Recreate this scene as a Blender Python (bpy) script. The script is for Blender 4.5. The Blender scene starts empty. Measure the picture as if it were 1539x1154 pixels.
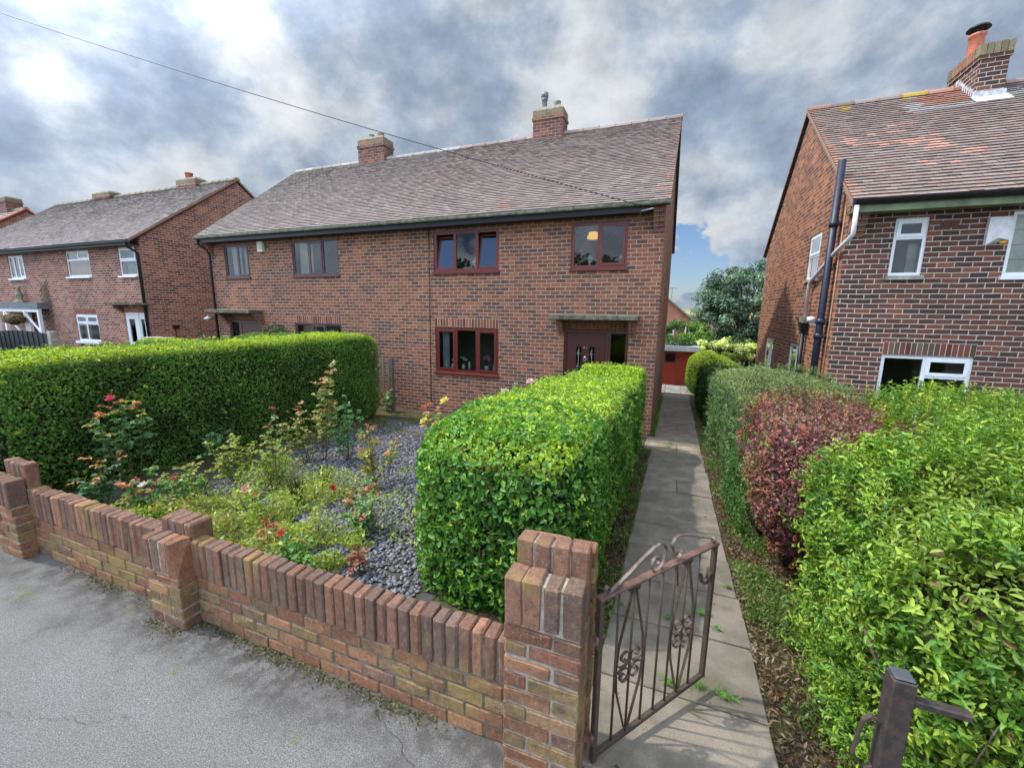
import bpy, math, random
import numpy as np
from mathutils import Vector, Matrix
random.seed(7)
RNG = np.random.default_rng(7)
SC = bpy.context.scene
COL = SC.collection
WLOC = {}

# ------------------------------------------------------------------ tagging
def tag(o, label=None, cat=None, group=None, kind=None):
    if label: o['label'] = label
    if cat: o['category'] = cat
    if group: o['group'] = group
    if kind: o['kind'] = kind
    return o

def empty(name, loc, label, cat, group=None):
    o = bpy.data.objects.new(name, None)
    o.empty_display_size = 0.1
    o.location = loc
    COL.objects.link(o)
    WLOC[o.name] = Vector(loc)
    return tag(o, label, cat, group)

def link(o, parent=None):
    COL.objects.link(o)
    if parent is not None:
        o.parent = parent
        WLOC[o.name] = WLOC[parent.name]
    else:
        WLOC[o.name] = Vector((0, 0, 0))
    return o

# ------------------------------------------------------------------ terrain profile (the camera is the origin)
def gz(y):
    if y < 1.7: return -2.14
    if y < 9.4: return -2.14 - .08 * (y - 1.7)
    if y < 60: return -2.756 - .06 * (y - 9.4)
    return -5.79

def gzv(y):
    y = np.asarray(y, float)
    return np.where(y < 1.7, -2.14, np.where(y < 9.4, -2.14 - .08 * (y - 1.7), -2.756 - .06 * (np.minimum(y, 60) - 9.4)))

# ------------------------------------------------------------------ mesh builder
class MB:
    def __init__(s):
        s.v = []; s.f = []; s.c = []; s.sm = []; s.uv = {}
    def add(s, vs, fs, col=(1, 1, 1), smooth=False):
        b = len(s.v)
        s.v.extend([tuple(p) for p in vs])
        for f in fs:
            s.f.append(tuple(i + b for i in f)); s.c.append(col); s.sm.append(smooth)
        return s
    def quad(s, a, b, c, d, col=(1, 1, 1)):
        return s.add([a, b, c, d], [(0, 1, 2, 3)], col)
    def box(s, x0, x1, y0, y1, z0, z1, col=(1, 1, 1), M=None):
        vs = [(x, y, z) for z in (z0, z1) for y in (y0, y1) for x in (x0, x1)]
        if M is not None: vs = [M @ Vector(p) for p in vs]
        return s.add(vs, [(0, 2, 3, 1), (4, 5, 7, 6), (0, 1, 5, 4), (2, 6, 7, 3), (0, 4, 6, 2), (1, 3, 7, 5)], col)
    def cbox(s, x0, x1, y0, y1, z0, z1, c=.004, col=(1, 1, 1), M=None, jit=0):
        # box with chamfered edges
        C = ((x0 + x1) / 2, (y0 + y1) / 2, (z0 + z1) / 2); h = ((x1 - x0) / 2, (y1 - y0) / 2, (z1 - z0) / 2)
        idx = {}; vs = []
        for sx in (-1, 1):
            for sy in (-1, 1):
                for sz in (-1, 1):
                    jx, jy, jz = (random.uniform(-jit, jit) for _ in range(3))
                    for ax in range(3):
                        sg = (sx, sy, sz)
                        p = [C[k] + sg[k] * (h[k] - (0 if k == ax else c)) + (jx, jy, jz)[k] for k in range(3)]
                        idx[(sx, sy, sz, ax)] = len(vs); vs.append(Vector(p))
        fs = []
        def face(keys, n):
            ii = [idx[k] for k in keys]
            a, b, d = vs[ii[0]], vs[ii[1]], vs[ii[2]]
            if (b - a).cross(d - a).dot(n) < 0: ii.reverse()
            fs.append(tuple(ii))
        R = ((-1, -1), (1, -1), (1, 1), (-1, 1))
        for ax in range(3):
            for sg in (-1, 1):
                keys = []
                for (a, b) in R:
                    t = [a, b]; t.insert(ax, sg); keys.append((*t, ax))
                n = Vector((0, 0, 0)); n[ax] = sg
                face(keys, n)
        for ax in range(3):
            o = [k for k in range(3) if k != ax]
            for (a, b) in R:
                keys = []
                for e in (-1, 1):
                    t = [0, 0, 0]; t[ax] = e; t[o[0]] = a; t[o[1]] = b
                    pair = [(*t, o[0]), (*t, o[1])]
                    keys += pair if e == -1 else pair[::-1]
                n = Vector((0, 0, 0)); n[o[0]] = a; n[o[1]] = b
                face(keys, n)
        for sx in (-1, 1):
            for sy in (-1, 1):
                for sz in (-1, 1):
                    face([(sx, sy, sz, 0), (sx, sy, sz, 1), (sx, sy, sz, 2)], Vector((sx, sy, sz)))
        if M is not None: vs = [M @ p for p in vs]
        return s.add(vs, fs, col)
    def tube(s, pts, r, n=8, col=(1, 1, 1), cap=True, smooth=True):
        pts = [Vector(p) for p in pts]
        rs = r if isinstance(r, (list, tuple)) else [r] * len(pts)
        vs = []; fs = []
        up = None
        for i, p in enumerate(pts):
            t = (pts[min(i + 1, len(pts) - 1)] - pts[max(i - 1, 0)]).normalized()
            if up is None:
                up = Vector((0, 0, 1)) if abs(t.z) < .9 else Vector((1, 0, 0))
            a = t.cross(up).normalized(); b = t.cross(a).normalized(); up = a.cross(t)
            for k in range(n):
                an = 2 * math.pi * (k + .5) / n
                vs.append(p + a * math.cos(an) * rs[i] + b * math.sin(an) * rs[i])
        for i in range(len(pts) - 1):
            for k in range(n):
                k2 = (k + 1) % n
                fs.append((i * n + k, i * n + k2, (i + 1) * n + k2, (i + 1) * n + k))
        s.add(vs, fs, col, smooth)
        if cap:
            b = len(s.v) - len(vs)
            s.f.append(tuple(b + k for k in range(n))[::-1]); s.c.append(col); s.sm.append(False)
            s.f.append(tuple(b + (len(pts) - 1) * n + k for k in range(n))); s.c.append(col); s.sm.append(False)
        return s
    def ribbon(s, pts, side, w, t, col=(1, 1, 1)):
        # flat bar swept along pts: width w along 'side', thickness t in the curve plane
        pts = [Vector(p) for p in pts]; side = Vector(side).normalized(); vs = []; fs = []
        for i, p in enumerate(pts):
            d = (pts[min(i + 1, len(pts) - 1)] - pts[max(i - 1, 0)]).normalized()
            nn = d.cross(side).normalized()
            for (a, b) in ((-1, -1), (1, -1), (1, 1), (-1, 1)):
                vs.append(p + side * a * w / 2 + nn * b * t / 2)
        for i in range(len(pts) - 1):
            for k in range(4):
                k2 = (k + 1) % 4
                fs.append((i * 4 + k, i * 4 + k2, (i + 1) * 4 + k2, (i + 1) * 4 + k))
        m = (len(pts) - 1) * 4
        fs += [(3, 2, 1, 0), (m, m + 1, m + 2, m + 3)]
        return s.add(vs, fs, col)
    def lathe(s, prof, cx, cy, cz=0, n=16, col=(1, 1, 1), smooth=True, sy=1.0):
        vs = []; fs = []
        for (r, z) in prof:
            for k in range(n):
                a = 2 * math.pi * k / n
                vs.append((cx + r * math.cos(a), cy + sy * r * math.sin(a), cz + z))
        for i in range(len(prof) - 1):
            for k in range(n):
                k2 = (k + 1) % n
                fs.append((i * n + k, i * n + k2, (i + 1) * n + k2, (i + 1) * n + k))
        return s.add(vs, fs, col, smooth)
    def build(s, name, mat, parent=None, boxuv=True, label=None):
        me = bpy.data.meshes.new(name)
        off = WLOC[parent.name] if parent is not None else Vector((0, 0, 0))
        V = np.array(s.v, float)
        me.from_pydata((V - np.array(off)).tolist(), [], s.f)
        me.polygons.foreach_set('use_smooth', s.sm)
        nl = len(me.loops)
        lt = np.empty(len(me.polygons), int); me.polygons.foreach_get('loop_total', lt)
        vi = np.empty(nl, int); me.loops.foreach_get('vertex_index', vi)
        nr = np.empty(len(me.polygons) * 3); me.polygons.foreach_get('normal', nr); nr = nr.reshape(-1, 3)
        ax = np.argmax(np.abs(nr), 1); axl = np.repeat(ax, lt)
        P = V[vi]
        uv = np.empty((nl, 2))
        uv[:, 0] = np.where(axl == 0, P[:, 1] + .11, P[:, 0]); uv[:, 1] = np.where(axl == 2, P[:, 1], P[:, 2])
        l = me.uv_layers.new(name='UVMap'); l.data.foreach_set('uv', uv.ravel())
        ca = me.color_attributes.new('Col', 'FLOAT_COLOR', 'CORNER')
        cc = np.ones((len(s.c), 4)); cc[:, :3] = np.array(s.c)
        ca.data.foreach_set('color', np.repeat(cc, lt, 0).ravel())
        me.materials.append(mat)
        o = bpy.data.objects.new(name, me)
        link(o, parent)
        if label: o['label'] = label
        return o

def raw_mesh(name, V, F, C, mat, parent=None, smooth=False):
    """V (n,3) F (m,4 or 3) C (n,3) per vertex"""
    off = np.array(WLOC[parent.name]) if parent is not None else np.zeros(3)
    k = F.shape[1]
    me = bpy.data.meshes.new(name)
    me.vertices.add(len(V)); me.vertices.foreach_set('co', (V - off).astype(np.float32).ravel())
    me.loops.add(F.size); me.loops.foreach_set('vertex_index', F.astype(np.int32).ravel())
    me.polygons.add(len(F)); me.polygons.foreach_set('loop_start', np.arange(0, F.size, k, dtype=np.int32))
    try: me.polygons.foreach_set('loop_total', np.full(len(F), k, dtype=np.int32))
    except Exception: pass
    if smooth: me.polygons.foreach_set('use_smooth', np.ones(len(F), bool))
    me.update(calc_edges=True)
    ca = me.color_attributes.new('Col', 'FLOAT_COLOR', 'POINT')
    cc = np.ones((len(V), 4), np.float32); cc[:, :3] = C
    ca.data.foreach_set('color', cc.ravel())
    me.materials.append(mat)
    o = bpy.data.objects.new(name, me)
    return link(o, parent)

# ------------------------------------------------------------------ material helpers
def mat(name):
    m = bpy.data.materials.new(name); m.use_nodes = True
    nt = m.node_tree
    for n in list(nt.nodes): nt.nodes.remove(n)
    return m, nt

class N:
    def __init__(s, nt): s.nt = nt
    def n(s, t, **kw):
        nd = s.nt.nodes.new(t)
        for k, v in kw.items():
            setattr(nd, k, v)
        return nd
    def l(s, a, b): s.nt.links.new(a, b)
    def val(s, sock, v):
        if hasattr(v, 'is_output') or isinstance(v, bpy.types.NodeSocket): s.l(v, sock)
        else: sock.default_value = v
    def math(s, op, a, b=0.0, c=None, clamp=False):
        nd = s.n('ShaderNodeMath', operation=op); nd.use_clamp = clamp
        s.val(nd.inputs[0], a); s.val(nd.inputs[1], b)
        if c is not None: s.val(nd.inputs[2], c)
        return nd.outputs[0]
    def vmath(s, op, a, b=(0, 0, 0)):
        nd = s.n('ShaderNodeVectorMath', operation=op)
        s.val(nd.inputs[0], a); s.val(nd.inputs[1], b)
        return nd.outputs[1] if op in ('DOT_PRODUCT', 'LENGTH', 'DISTANCE') else nd.outputs[0]
    def mix(s, f, a, b, mode='MIX'):
        nd = s.n('ShaderNodeMix', data_type='RGBA', blend_type=mode); nd.clamp_factor = True
        s.val(nd.inputs[0], f)
        for sock, v in ((nd.inputs[6], a), (nd.inputs[7], b)):
            if isinstance(v, (tuple, list)): sock.default_value = (*v[:3], 1)
            else: s.l(v, sock)
        return nd.outputs[2]
    def noise(s, vec, scale, detail=3, rough=.55, dist=0, dim='3D'):
        nd = s.n('ShaderNodeTexNoise'); nd.noise_dimensions = dim
        nd.inputs['Scale'].default_value = scale; nd.inputs['Detail'].default_value = detail
        nd.inputs['Roughness'].default_value = rough; nd.inputs['Distortion'].default_value = dist
        if vec is not None: s.l(vec, nd.inputs['Vector'])
        return nd.outputs['Fac']
    def ramp(s, f, stops, interp='LINEAR'):
        nd = s.n('ShaderNodeValToRGB'); cr = nd.color_ramp; cr.interpolation = interp
        while len(cr.elements) < len(stops): cr.elements.new(.5)
        for e, (p, c) in zip(cr.elements, stops):
            e.position = p; e.color = (*(c if isinstance(c, (tuple, list)) else (c, c, c)), 1)
        s.l(f, nd.inputs[0]); return nd.outputs[0]
    def mapr(s, v, a, b, c=0.0, d=1.0):
        nd = s.n('ShaderNodeMapRange'); nd.interpolation_type = 'SMOOTHSTEP'
        s.val(nd.inputs[0], v)
        for i, q in enumerate((a, b, c, d)): nd.inputs[i + 1].default_value = q
        return nd.outputs[0]
    def bump(s, h, strength=.3, dist=.01, nrm=None):
        nd = s.n('ShaderNodeBump'); nd.inputs['Strength'].default_value = strength; nd.inputs['Distance'].default_value = dist
        s.l(h, nd.inputs['Height'])
        if nrm is not None: s.l(nrm, nd.inputs['Normal'])
        return nd.outputs[0]
    def out(s, sh):
        o = s.n('ShaderNodeOutputMaterial'); s.l(sh, o.inputs[0])
    def pbr(s, col, rough=.8, nrm=None, metal=0, spec=.5):
        p = s.n('ShaderNodeBsdfPrincipled')
        if isinstance(col, (tuple, list)): p.inputs['Base Color'].default_value = (*col[:3], 1)
        else: s.l(col, p.inputs['Base Color'])
        s.val(p.inputs['Roughness'], rough); p.inputs['Metallic'].default_value = metal
        p.inputs['Specular IOR Level'].default_value = spec
        if nrm is not None: s.l(nrm, p.inputs['Normal'])
        return p.outputs[0]
    def col(s):
        a = s.n('ShaderNodeAttribute'); a.attribute_name = 'Col'; return a.outputs['Color']
    def pos(s):
        return s.n('ShaderNodeNewGeometry').outputs['Position']
    def obj(s):
        return s.n('ShaderNodeTexCoord').outputs['Object']

def plain(name, c, rough=.6, spec=.4, noise=.12, nscale=12, bump=0.0, metal=0):
    m, nt = mat(name); k = N(nt)
    f = k.noise(k.pos(), nscale, 4)
    col = k.mix(k.mapr(f, .3, .7), tuple(x * (1 - noise) for x in c), tuple(min(1, x * (1 + noise)) for x in c))
    nrm = k.bump(k.noise(k.pos(), nscale * 6, 3), bump, .004) if bump else None
    k.out(k.pbr(col, rough, nrm, metal, spec)); return m

def brick_mat(name, stops, mortar=(.50, .385, .30), w=.228, h=.0855, mw=.0135, patch=.35, patchcol=(.40, .13, .06), dirt=.3, mortar_var=.25):
    m, nt = mat(name); k = N(nt)
    uv = k.n('ShaderNodeTexCoord').outputs['UV']
    pos = k.pos()
    # slightly wavy courses
    wob = k.noise(uv, 1.7, 2, dim='2D'); 
    sep = k.n('ShaderNodeSeparateXYZ'); k.l(uv, sep.inputs[0])
    u = k.math('ADD', sep.outputs[0], k.math('MULTIPLY', k.math('SUBTRACT', k.noise(uv, 9, 2, dim='2D'), .5), .012))
    v = k.math('ADD', sep.outputs[1], k.math('ADD', k.math('MULTIPLY', k.math('SUBTRACT', wob, .5), .02), k.math('MULTIPLY', k.math('SUBTRACT', k.noise(uv, 14, 2, dim='2D'), .5), .007)))
    vr = k.math('DIVIDE', v, h); row = k.math('FLOOR', vr); fv = k.math('FRACT', vr)
    ur = k.math('ADD', k.math('DIVIDE', u, w), k.math('MULTIPLY', k.math('MODULO', k.math('ABSOLUTE', row), 2.0), .5))
    ur = k.math('ADD', ur, k.math('MULTIPLY', k.math('SINE', k.math('MULTIPLY', row, 12.9898)), .06))
    cl = k.math('FLOOR', ur); fu = k.math('FRACT', ur)
    eu = k.math('MULTIPLY', k.math('MINIMUM', fu, k.math('SUBTRACT', 1.0, fu)), w)
    ev = k.math('MULTIPLY', k.math('MINIMUM', fv, k.math('SUBTRACT', 1.0, fv)), h)
    e = k.math('MINIMUM', eu, ev)
    edge = k.math('ADD', e, k.math('MULTIPLY', k.math('SUBTRACT', k.noise(uv, 60, 2, dim='2D'), .5), .004))
    brick = k.mapr(edge, mw / 2 - .0015, mw / 2 + .002)
    cmb = k.n('ShaderNodeCombineXYZ'); k.l(cl, cmb.inputs[0]); k.l(row, cmb.inputs[1])
    wn = k.n('ShaderNodeTexWhiteNoise'); wn.noise_dimensions = '2D'; k.l(cmb.outputs[0], wn.inputs['Vector'])
    rnd = wn.outputs['Value']
    sh = k.math('ADD', rnd, k.math('MULTIPLY', k.math('SUBTRACT', k.noise(pos, .55, 3), .5), patch * 2), clamp=True)
    bc = k.ramp(sh, stops)
    wn2 = k.n('ShaderNodeSeparateColor'); k.l(wn.outputs['Color'], wn2.inputs[0])
    bc = k.mix(k.math('MULTIPLY', k.mapr(k.noise(pos, 35, 4, .7), .35, .7), .35), bc, (.09, .06, .05))
    bc = k.mix(k.math('MULTIPLY', k.mapr(wn2.outputs[1], .84, .9), .5), bc, patchcol)
    mc = k.mix(k.mapr(k.noise(pos, 6, 4), .3, .75), tuple(x * (1 - mortar_var) for x in mortar), mortar)
    col = k.mix(brick, mc, bc)
    # soot and weathering with shapes of their own
    d = k.mapr(k.noise(pos, .8, 5, .65), .5, .8)
    col = k.mix(k.math('MULTIPLY', d, dirt), col, (.07, .055, .05))
    strk = k.mapr(k.noise(k.vmath('MULTIPLY', pos, (2.2, 2.2, .25)), 1.6, 5, .7), .52, .78)
    col = k.mix(k.math('MULTIPLY', strk, .4), col, (.10, .075, .06))
    hgt = k.math('ADD', k.math('MULTIPLY', brick, 1.0), k.math('MULTIPLY', k.noise(pos, 90, 4, .7), .35))
    k.out(k.pbr(col, .88, k.bump(hgt, .7, .006), 0, .25)); return m

def leaf_mat(name, rough=.46, trans=.35, spec=.45, tint=(1.15, 1.25, .45)):
    m, nt = mat(name); k = N(nt)
    c = k.col()
    p = k.n('ShaderNodeBsdfPrincipled'); k.l(c, p.inputs['Base Color'])
    p.inputs['Roughness'].default_value = rough; p.inputs['Specular IOR Level'].default_value = spec
    t = k.n('ShaderNodeBsdfTranslucent')
    k.l(k.mix(1.0, c, tint, 'MULTIPLY'), t.inputs[0])
    mx = k.n('ShaderNodeMixShader'); mx.inputs[0].default_value = trans
    k.l(p.outputs[0], mx.inputs[1]); k.l(t.outputs[0], mx.inputs[2])
    k.out(mx.outputs[0]); return m

def vcol_mat(name, rough=.8, spec=.3, nscale=30, var=.3, dark=(.1, .08, .07), bump=.4, lichen=None, lich_t=(.55, .72), bscale=90, bdist=.004, lich_scale=2.2, bloom=0):
    m, nt = mat(name); k = N(nt); pos = k.pos()
    c = k.mix(k.math('MULTIPLY', k.mapr(k.noise(pos, nscale, 5, .65), .4, .75), var), k.col(), dark)
    if bloom:
        st = k.vmath('MULTIPLY', pos, (1, 1, .35))
        c = k.mix(k.math('MULTIPLY', k.mapr(k.noise(st, 75, 4, .75), .48, .72), bloom), c, (.48, .37, .27))
        c = k.mix(k.math('MULTIPLY', k.mapr(k.noise(pos, 210, 2, .6), .60, .70), .7), c, (.06, .045, .04))
        c = k.mix(k.math('MULTIPLY', k.mapr(k.noise(pos, 5, 5, .7), .50, .66), .45), c, (.10, .08, .07))
    if lichen:
        f = k.math('MULTIPLY', k.mapr(k.noise(pos, lich_scale, 4, .6), *lich_t), k.mapr(k.noise(pos, 45, 3), .3, .6, .35, 1))
        c = k.mix(f, c, lichen)
    k.out(k.pbr(c, rough, k.bump(k.noise(pos, bscale, 5, .7), bump, bdist), 0, spec)); return m

# ------------------------------------------------------------------ palette of materials
BR_MAIN = brick_mat('brick_main', [(0, (.11, .062, .05)), (.28, (.165, .075, .052)), (.52, (.228, .086, .052)), (.78, (.285, .105, .058)), (1, (.36, .145, .072))], patch=.42)
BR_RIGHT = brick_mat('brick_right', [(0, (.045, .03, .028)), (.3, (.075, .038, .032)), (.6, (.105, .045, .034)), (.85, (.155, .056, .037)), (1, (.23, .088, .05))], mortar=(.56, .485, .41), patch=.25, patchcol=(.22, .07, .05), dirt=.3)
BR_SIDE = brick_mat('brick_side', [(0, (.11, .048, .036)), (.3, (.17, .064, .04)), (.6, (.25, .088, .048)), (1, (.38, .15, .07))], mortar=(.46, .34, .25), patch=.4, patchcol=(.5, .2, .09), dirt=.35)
BR_FAR = brick_mat('brick_far', [(0, (.12, .055, .05)), (.4, (.23, .088, .064)), (.75, (.35, .14, .09)), (1, (.44, .18, .11))], mortar=(.64, .54, .46), patch=.3)
BR_REAR = brick_mat('brick_rear', [(0, (.26, .10, .06)), (1, (.48, .17, .08))], mortar=(.4, .3, .24), dirt=.1)
VC_BRICK = vcol_mat('loose_brick', .92, .15, 34, .6, (.085, .06, .052), 1.0, (.30, .225, .075), (.54, .72), 110, .010, bloom=.38)
VC_TILE = vcol_mat('roof_tile', .85, .2, 2.2, .25, (.14, .12, .11), .5, (.32, .29, .25), (.66, .82), 60, .003, 1.3)
MORTAR = plain('mortar', (.33, .29, .24), .95, .1, .3, 25, .8)
MORTAR_DARK = plain('mortar_weathered', (.15, .135, .11), .95, .1, .4, 18, .8)
CONCRETE = plain('concrete', (.33, .31, .27), .9, .2, .3, 7, .6)
BR_CHIM = brick_mat('brick_chimney', [(0, (.09, .05, .045)), (.5, (.15, .065, .05)), (1, (.25, .10, .07))], mortar=(.36, .28, .23), dirt=.5)
BR_WEATHERED = brick_mat('brick_lichened', [(0, (.14, .12, .08)), (.5, (.22, .19, .12)), (1, (.26, .17, .11))], mortar=(.3, .28, .2), dirt=.5)
CONC_MOSS = plain('mossy_concrete', (.12, .115, .085), .95, .1, .4, 9, .8)
UPVC_W = plain('white_frame', (.74, .76, .78), .35, .5, .04)
UPVC_M = plain('mahogany_frame', (.145, .028, .022), .32, .5, .12, 20)
UPVC_D = plain('dark_mahogany', (.075, .016, .016), .35, .5, .15, 20)
UPVC_P = plain('plum_brown_frame', (.085, .04, .045), .4, .5, .15, 20)
BLACK = plain('black_plastic', (.012, .012, .014), .45, .4, .2)
PIPE_BLUE = plain('navy_black_iron', (.016, .02, .038), .45, .45, .3, 14)
GUTTER_G = plain('lichen_gutter', (.30, .31, .25), .8, .2, .35, 8, .3)
FASCIA_G = plain('green_stained_fascia', (.20, .24, .15), .8, .2, .3, 4, .2)
WHITE_PIPE = plain('white_pipe', (.62, .6, .64), .4, .4, .06)
POT_RED = plain('terracotta', (.42, .13, .075), .8, .2, .2, 12, .3)
LEAD = plain('lead_flashing', (.50, .50, .52), .7, .3, .3, 14, .5)
FLAUNCH = plain('weathered_cement', (.24, .22, .16), .95, .1, .4, 14, .8)
GREY_ROOF = plain('slate_grey_sheet', (.13, .15, .16), .7, .3, .2, 5)
WOOD_CLAD = plain('brown_timber', (.17, .07, .035), .6, .3, .35, 16)
OLD_WOOD = plain('weathered_wood', (.20, .17, .12), .9, .15, .35, 25, .5)
ROOM = plain('room_wall', (.16, .15, .135), .9, .2, .1)
DOOR_W = plain('white_door', (.72, .74, .77), .35, .5, .03)
CAME = plain('lead_came', (.5, .52, .5), .35, .5, .1, metal=.6)
BRASS = plain('chrome', (.7, .66, .6), .25, .5, .1, metal=.9)
RED_PAINT = plain('red_masonry_paint', (.42, .055, .025), .6, .3, .15, 2.5, .3)
GREY_PAINT = plain('grey_felt_edge', (.42, .44, .46), .7, .2, .15)
CURTAIN = plain('curtain_cloth', (.55, .58, .52), .9, .1, .12, 4)
CURTAIN_B = plain('blue_grey_curtain', (.30, .36, .42), .9, .1, .15, 4)
FENCE_BLACK = plain('black_painted_boards', (.018, .022, .026), .6, .3, .3, 8)
BARK = plain('bark', (.13, .10, .07), .95, .1, .4, 20, .8)
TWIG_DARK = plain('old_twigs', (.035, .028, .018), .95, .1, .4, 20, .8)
CANE = plain('rose_cane', (.10, .085, .035), .7, .2, .4, 30)
CERAMIC = plain('white_ceramic', (.7, .7, .68), .3, .5, .05)
GLASS_GREEN = plain('green_stained_glass', (.25, .5, .42), .3, .5, .2, 40)
LEAF = leaf_mat('leaf')
LEAF_DULL = leaf_mat('leaf_dull', .55, .3, .3)
PETAL = leaf_mat('petal', .6, .35, .2, (1, 1, 1))

def rust_mat(name, base, rustc, metal=.3):
    m, nt = mat(name); k = N(nt); pos = k.pos()
    f = k.mapr(k.noise(pos, 30, 6, .7), .42, .62)
    g = k.mapr(k.noise(pos, 9, 4, .7), .45, .6)
    c = k.mix(f, base, rustc); c = k.mix(k.math('MULTIPLY', g, .5), c, (.05, .04, .035))
    k.out(k.pbr(c, .62, k.bump(k.noise(pos, 140, 4), .5, .001), metal, .4)); return m
RUST = rust_mat('rusty_iron', (.075, .058, .05), (.12, .075, .05))
RUST_RED = rust_mat('red_oxide_iron', (.21, .105, .08), (.14, .08, .06), .1)
POST = rust_mat('worn_black_steel', (.04, .036, .034), (.085, .055, .045), .2)

def glass_mat(name, boost=.10, dark=(.55, .6, .58), fm=1.7):
    m, nt = mat(name); k = N(nt)
    t = k.n('ShaderNodeBsdfTransparent'); t.inputs[0].default_value = (*dark, 1)
    g = k.n('ShaderNodeBsdfGlossy'); g.inputs['Roughness'].default_value = .015
    fr = k.n('ShaderNodeFresnel'); fr.inputs[0].default_value = 1.52
    nrm = k.bump(k.noise(k.pos(), 1.6, 2), .05, .02); k.l(nrm, g.inputs['Normal'])
    f = k.math('MULTIPLY_ADD', fr.outputs[0], fm, boost, clamp=True)
    mx = k.n('ShaderNodeMixShader'); k.l(f, mx.inputs[0]); k.l(t.outputs[0], mx.inputs[1]); k.l(g.outputs[0], mx.inputs[2])
    k.out(mx.outputs[0]); return m
GLASS = glass_mat('window_glass', .02, (.82, .86, .84), 1.15)
GLASS_UP = glass_mat('window_glass_coated', .26)
GLASS_DK = glass_mat('obscured_glass', 0, (.22, .30, .26), .6)
# ---- look controls
EXPO = 0.62; SUNSTR = 2.5; SKYSTR = 0.10; SKYGAIN = .75; BACKGAIN = 3.8; CLOUDGAIN = 5.1
SKYS = (2.9, 5.5, 5.0)
BLOBS = [ ((-0.853, 0.463, 0.241), 0.9833, 0.20), ((-0.835, 0.508, 0.21), 0.9914, 0.14), ((-0.845, 0.413, 0.339), 0.9833, 0.10), ((-0.683, 0.588, 0.434), 0.9781, 0.09), ((-0.699, 0.545, 0.463), 0.9914, 0.12), ((-0.625, 0.681, 0.382), 0.9877, 0.15), ((-0.537, 0.735, 0.414), 0.9877, 0.10), ((-0.684, 0.661, 0.308), 0.9914, 0.10), ((-0.392, 0.759, 0.519), 0.9833, 0.08), ((-0.253, 0.834, 0.49), 0.9659, 0.13), ((-0.187, 0.886, 0.424), 0.9833, 0.12), ((0.006, 0.967, 0.254), 0.9877, 0.20), ((0.061, 0.979, 0.196), 0.9914, 0.14), ((0.142, 0.972, 0.189), 0.9877, 0.10), ((0.15, 0.886, 0.438), 0.9724, 0.05), ((-0.193, 0.833, 0.519), 0.9724, 0.08), ((-0.887, 0.371, 0.274), 0.9833, -0.10), ((-0.81, 0.496, 0.313), 0.9833, -0.12), ((-0.92, 0.344, 0.188), 0.9877, -0.10), ((-0.637, 0.655, 0.406), 0.9914, -0.12), ((-0.776, 0.558, 0.295), 0.9914, -0.08), ((-0.473, 0.753, 0.457), 0.9833, -0.08), ((-0.325, 0.816, 0.478), 0.9877, -0.10), ((0.024, 0.946, 0.325), 0.9833, -0.13), ((0.129, 0.95, 0.285), 0.9877, -0.10), ((0.092, 0.969, 0.229), 0.9969, -0.10), ((-0.855, 0.37, 0.362), 0.9781, -0.05), ((-0.557, 0.674, 0.485), 0.9833, -0.07) ]
GAPS = [ ((0.036, 0.998, 0.06), 0.9854, 0.52), ((0.012, 0.994, 0.109), 0.9952, 0.20), ((0.077, 0.962, 0.262), 0.9973, 0.12) ]
# ------------------------------------------------------------------ building parts
FRONT = lambda u, d, z: (u, d, z)
SIDE = lambda u, d, z: (d, u, z)

def plate(mb, u0, u1, z0, z1, d0, d1, holes=(), mp=FRONT, col=(1, 1, 1), back=True):
    us = sorted({u0, u1, *[h[0] for h in holes], *[h[1] for h in holes]})
    zs = sorted({z0, z1, *[h[2] for h in holes], *[h[3] for h in holes]})
    for i in range(len(us) - 1):
        for j in range(len(zs) - 1):
            a, b, c, e = us[i], us[i + 1], zs[j], zs[j + 1]
            mu, mz = (a + b) / 2, (c + e) / 2
            if any(h[0] < mu < h[1] and h[2] < mz < h[3] for h in holes): continue
            mb.quad(mp(a, d0, c), mp(b, d0, c), mp(b, d0, e), mp(a, d0, e), col)
            if back: mb.quad(mp(a, d1, c), mp(a, d1, e), mp(b, d1, e), mp(b, d1, c), col)
    for (a, b, c, e, inner) in [(u0, u1, z0, z1, False)] + [(*h, True) for h in holes]:
        for (p, q) in (((a, c), (b, c)), ((b, c), (b, e)), ((b, e), (a, e)), ((a, e), (a, c))):
            mb.quad(mp(p[0], d0, p[1]), mp(p[0], d1, p[1]), mp(q[0], d1, q[1]), mp(q[0], d0, q[1]), col)

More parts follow.
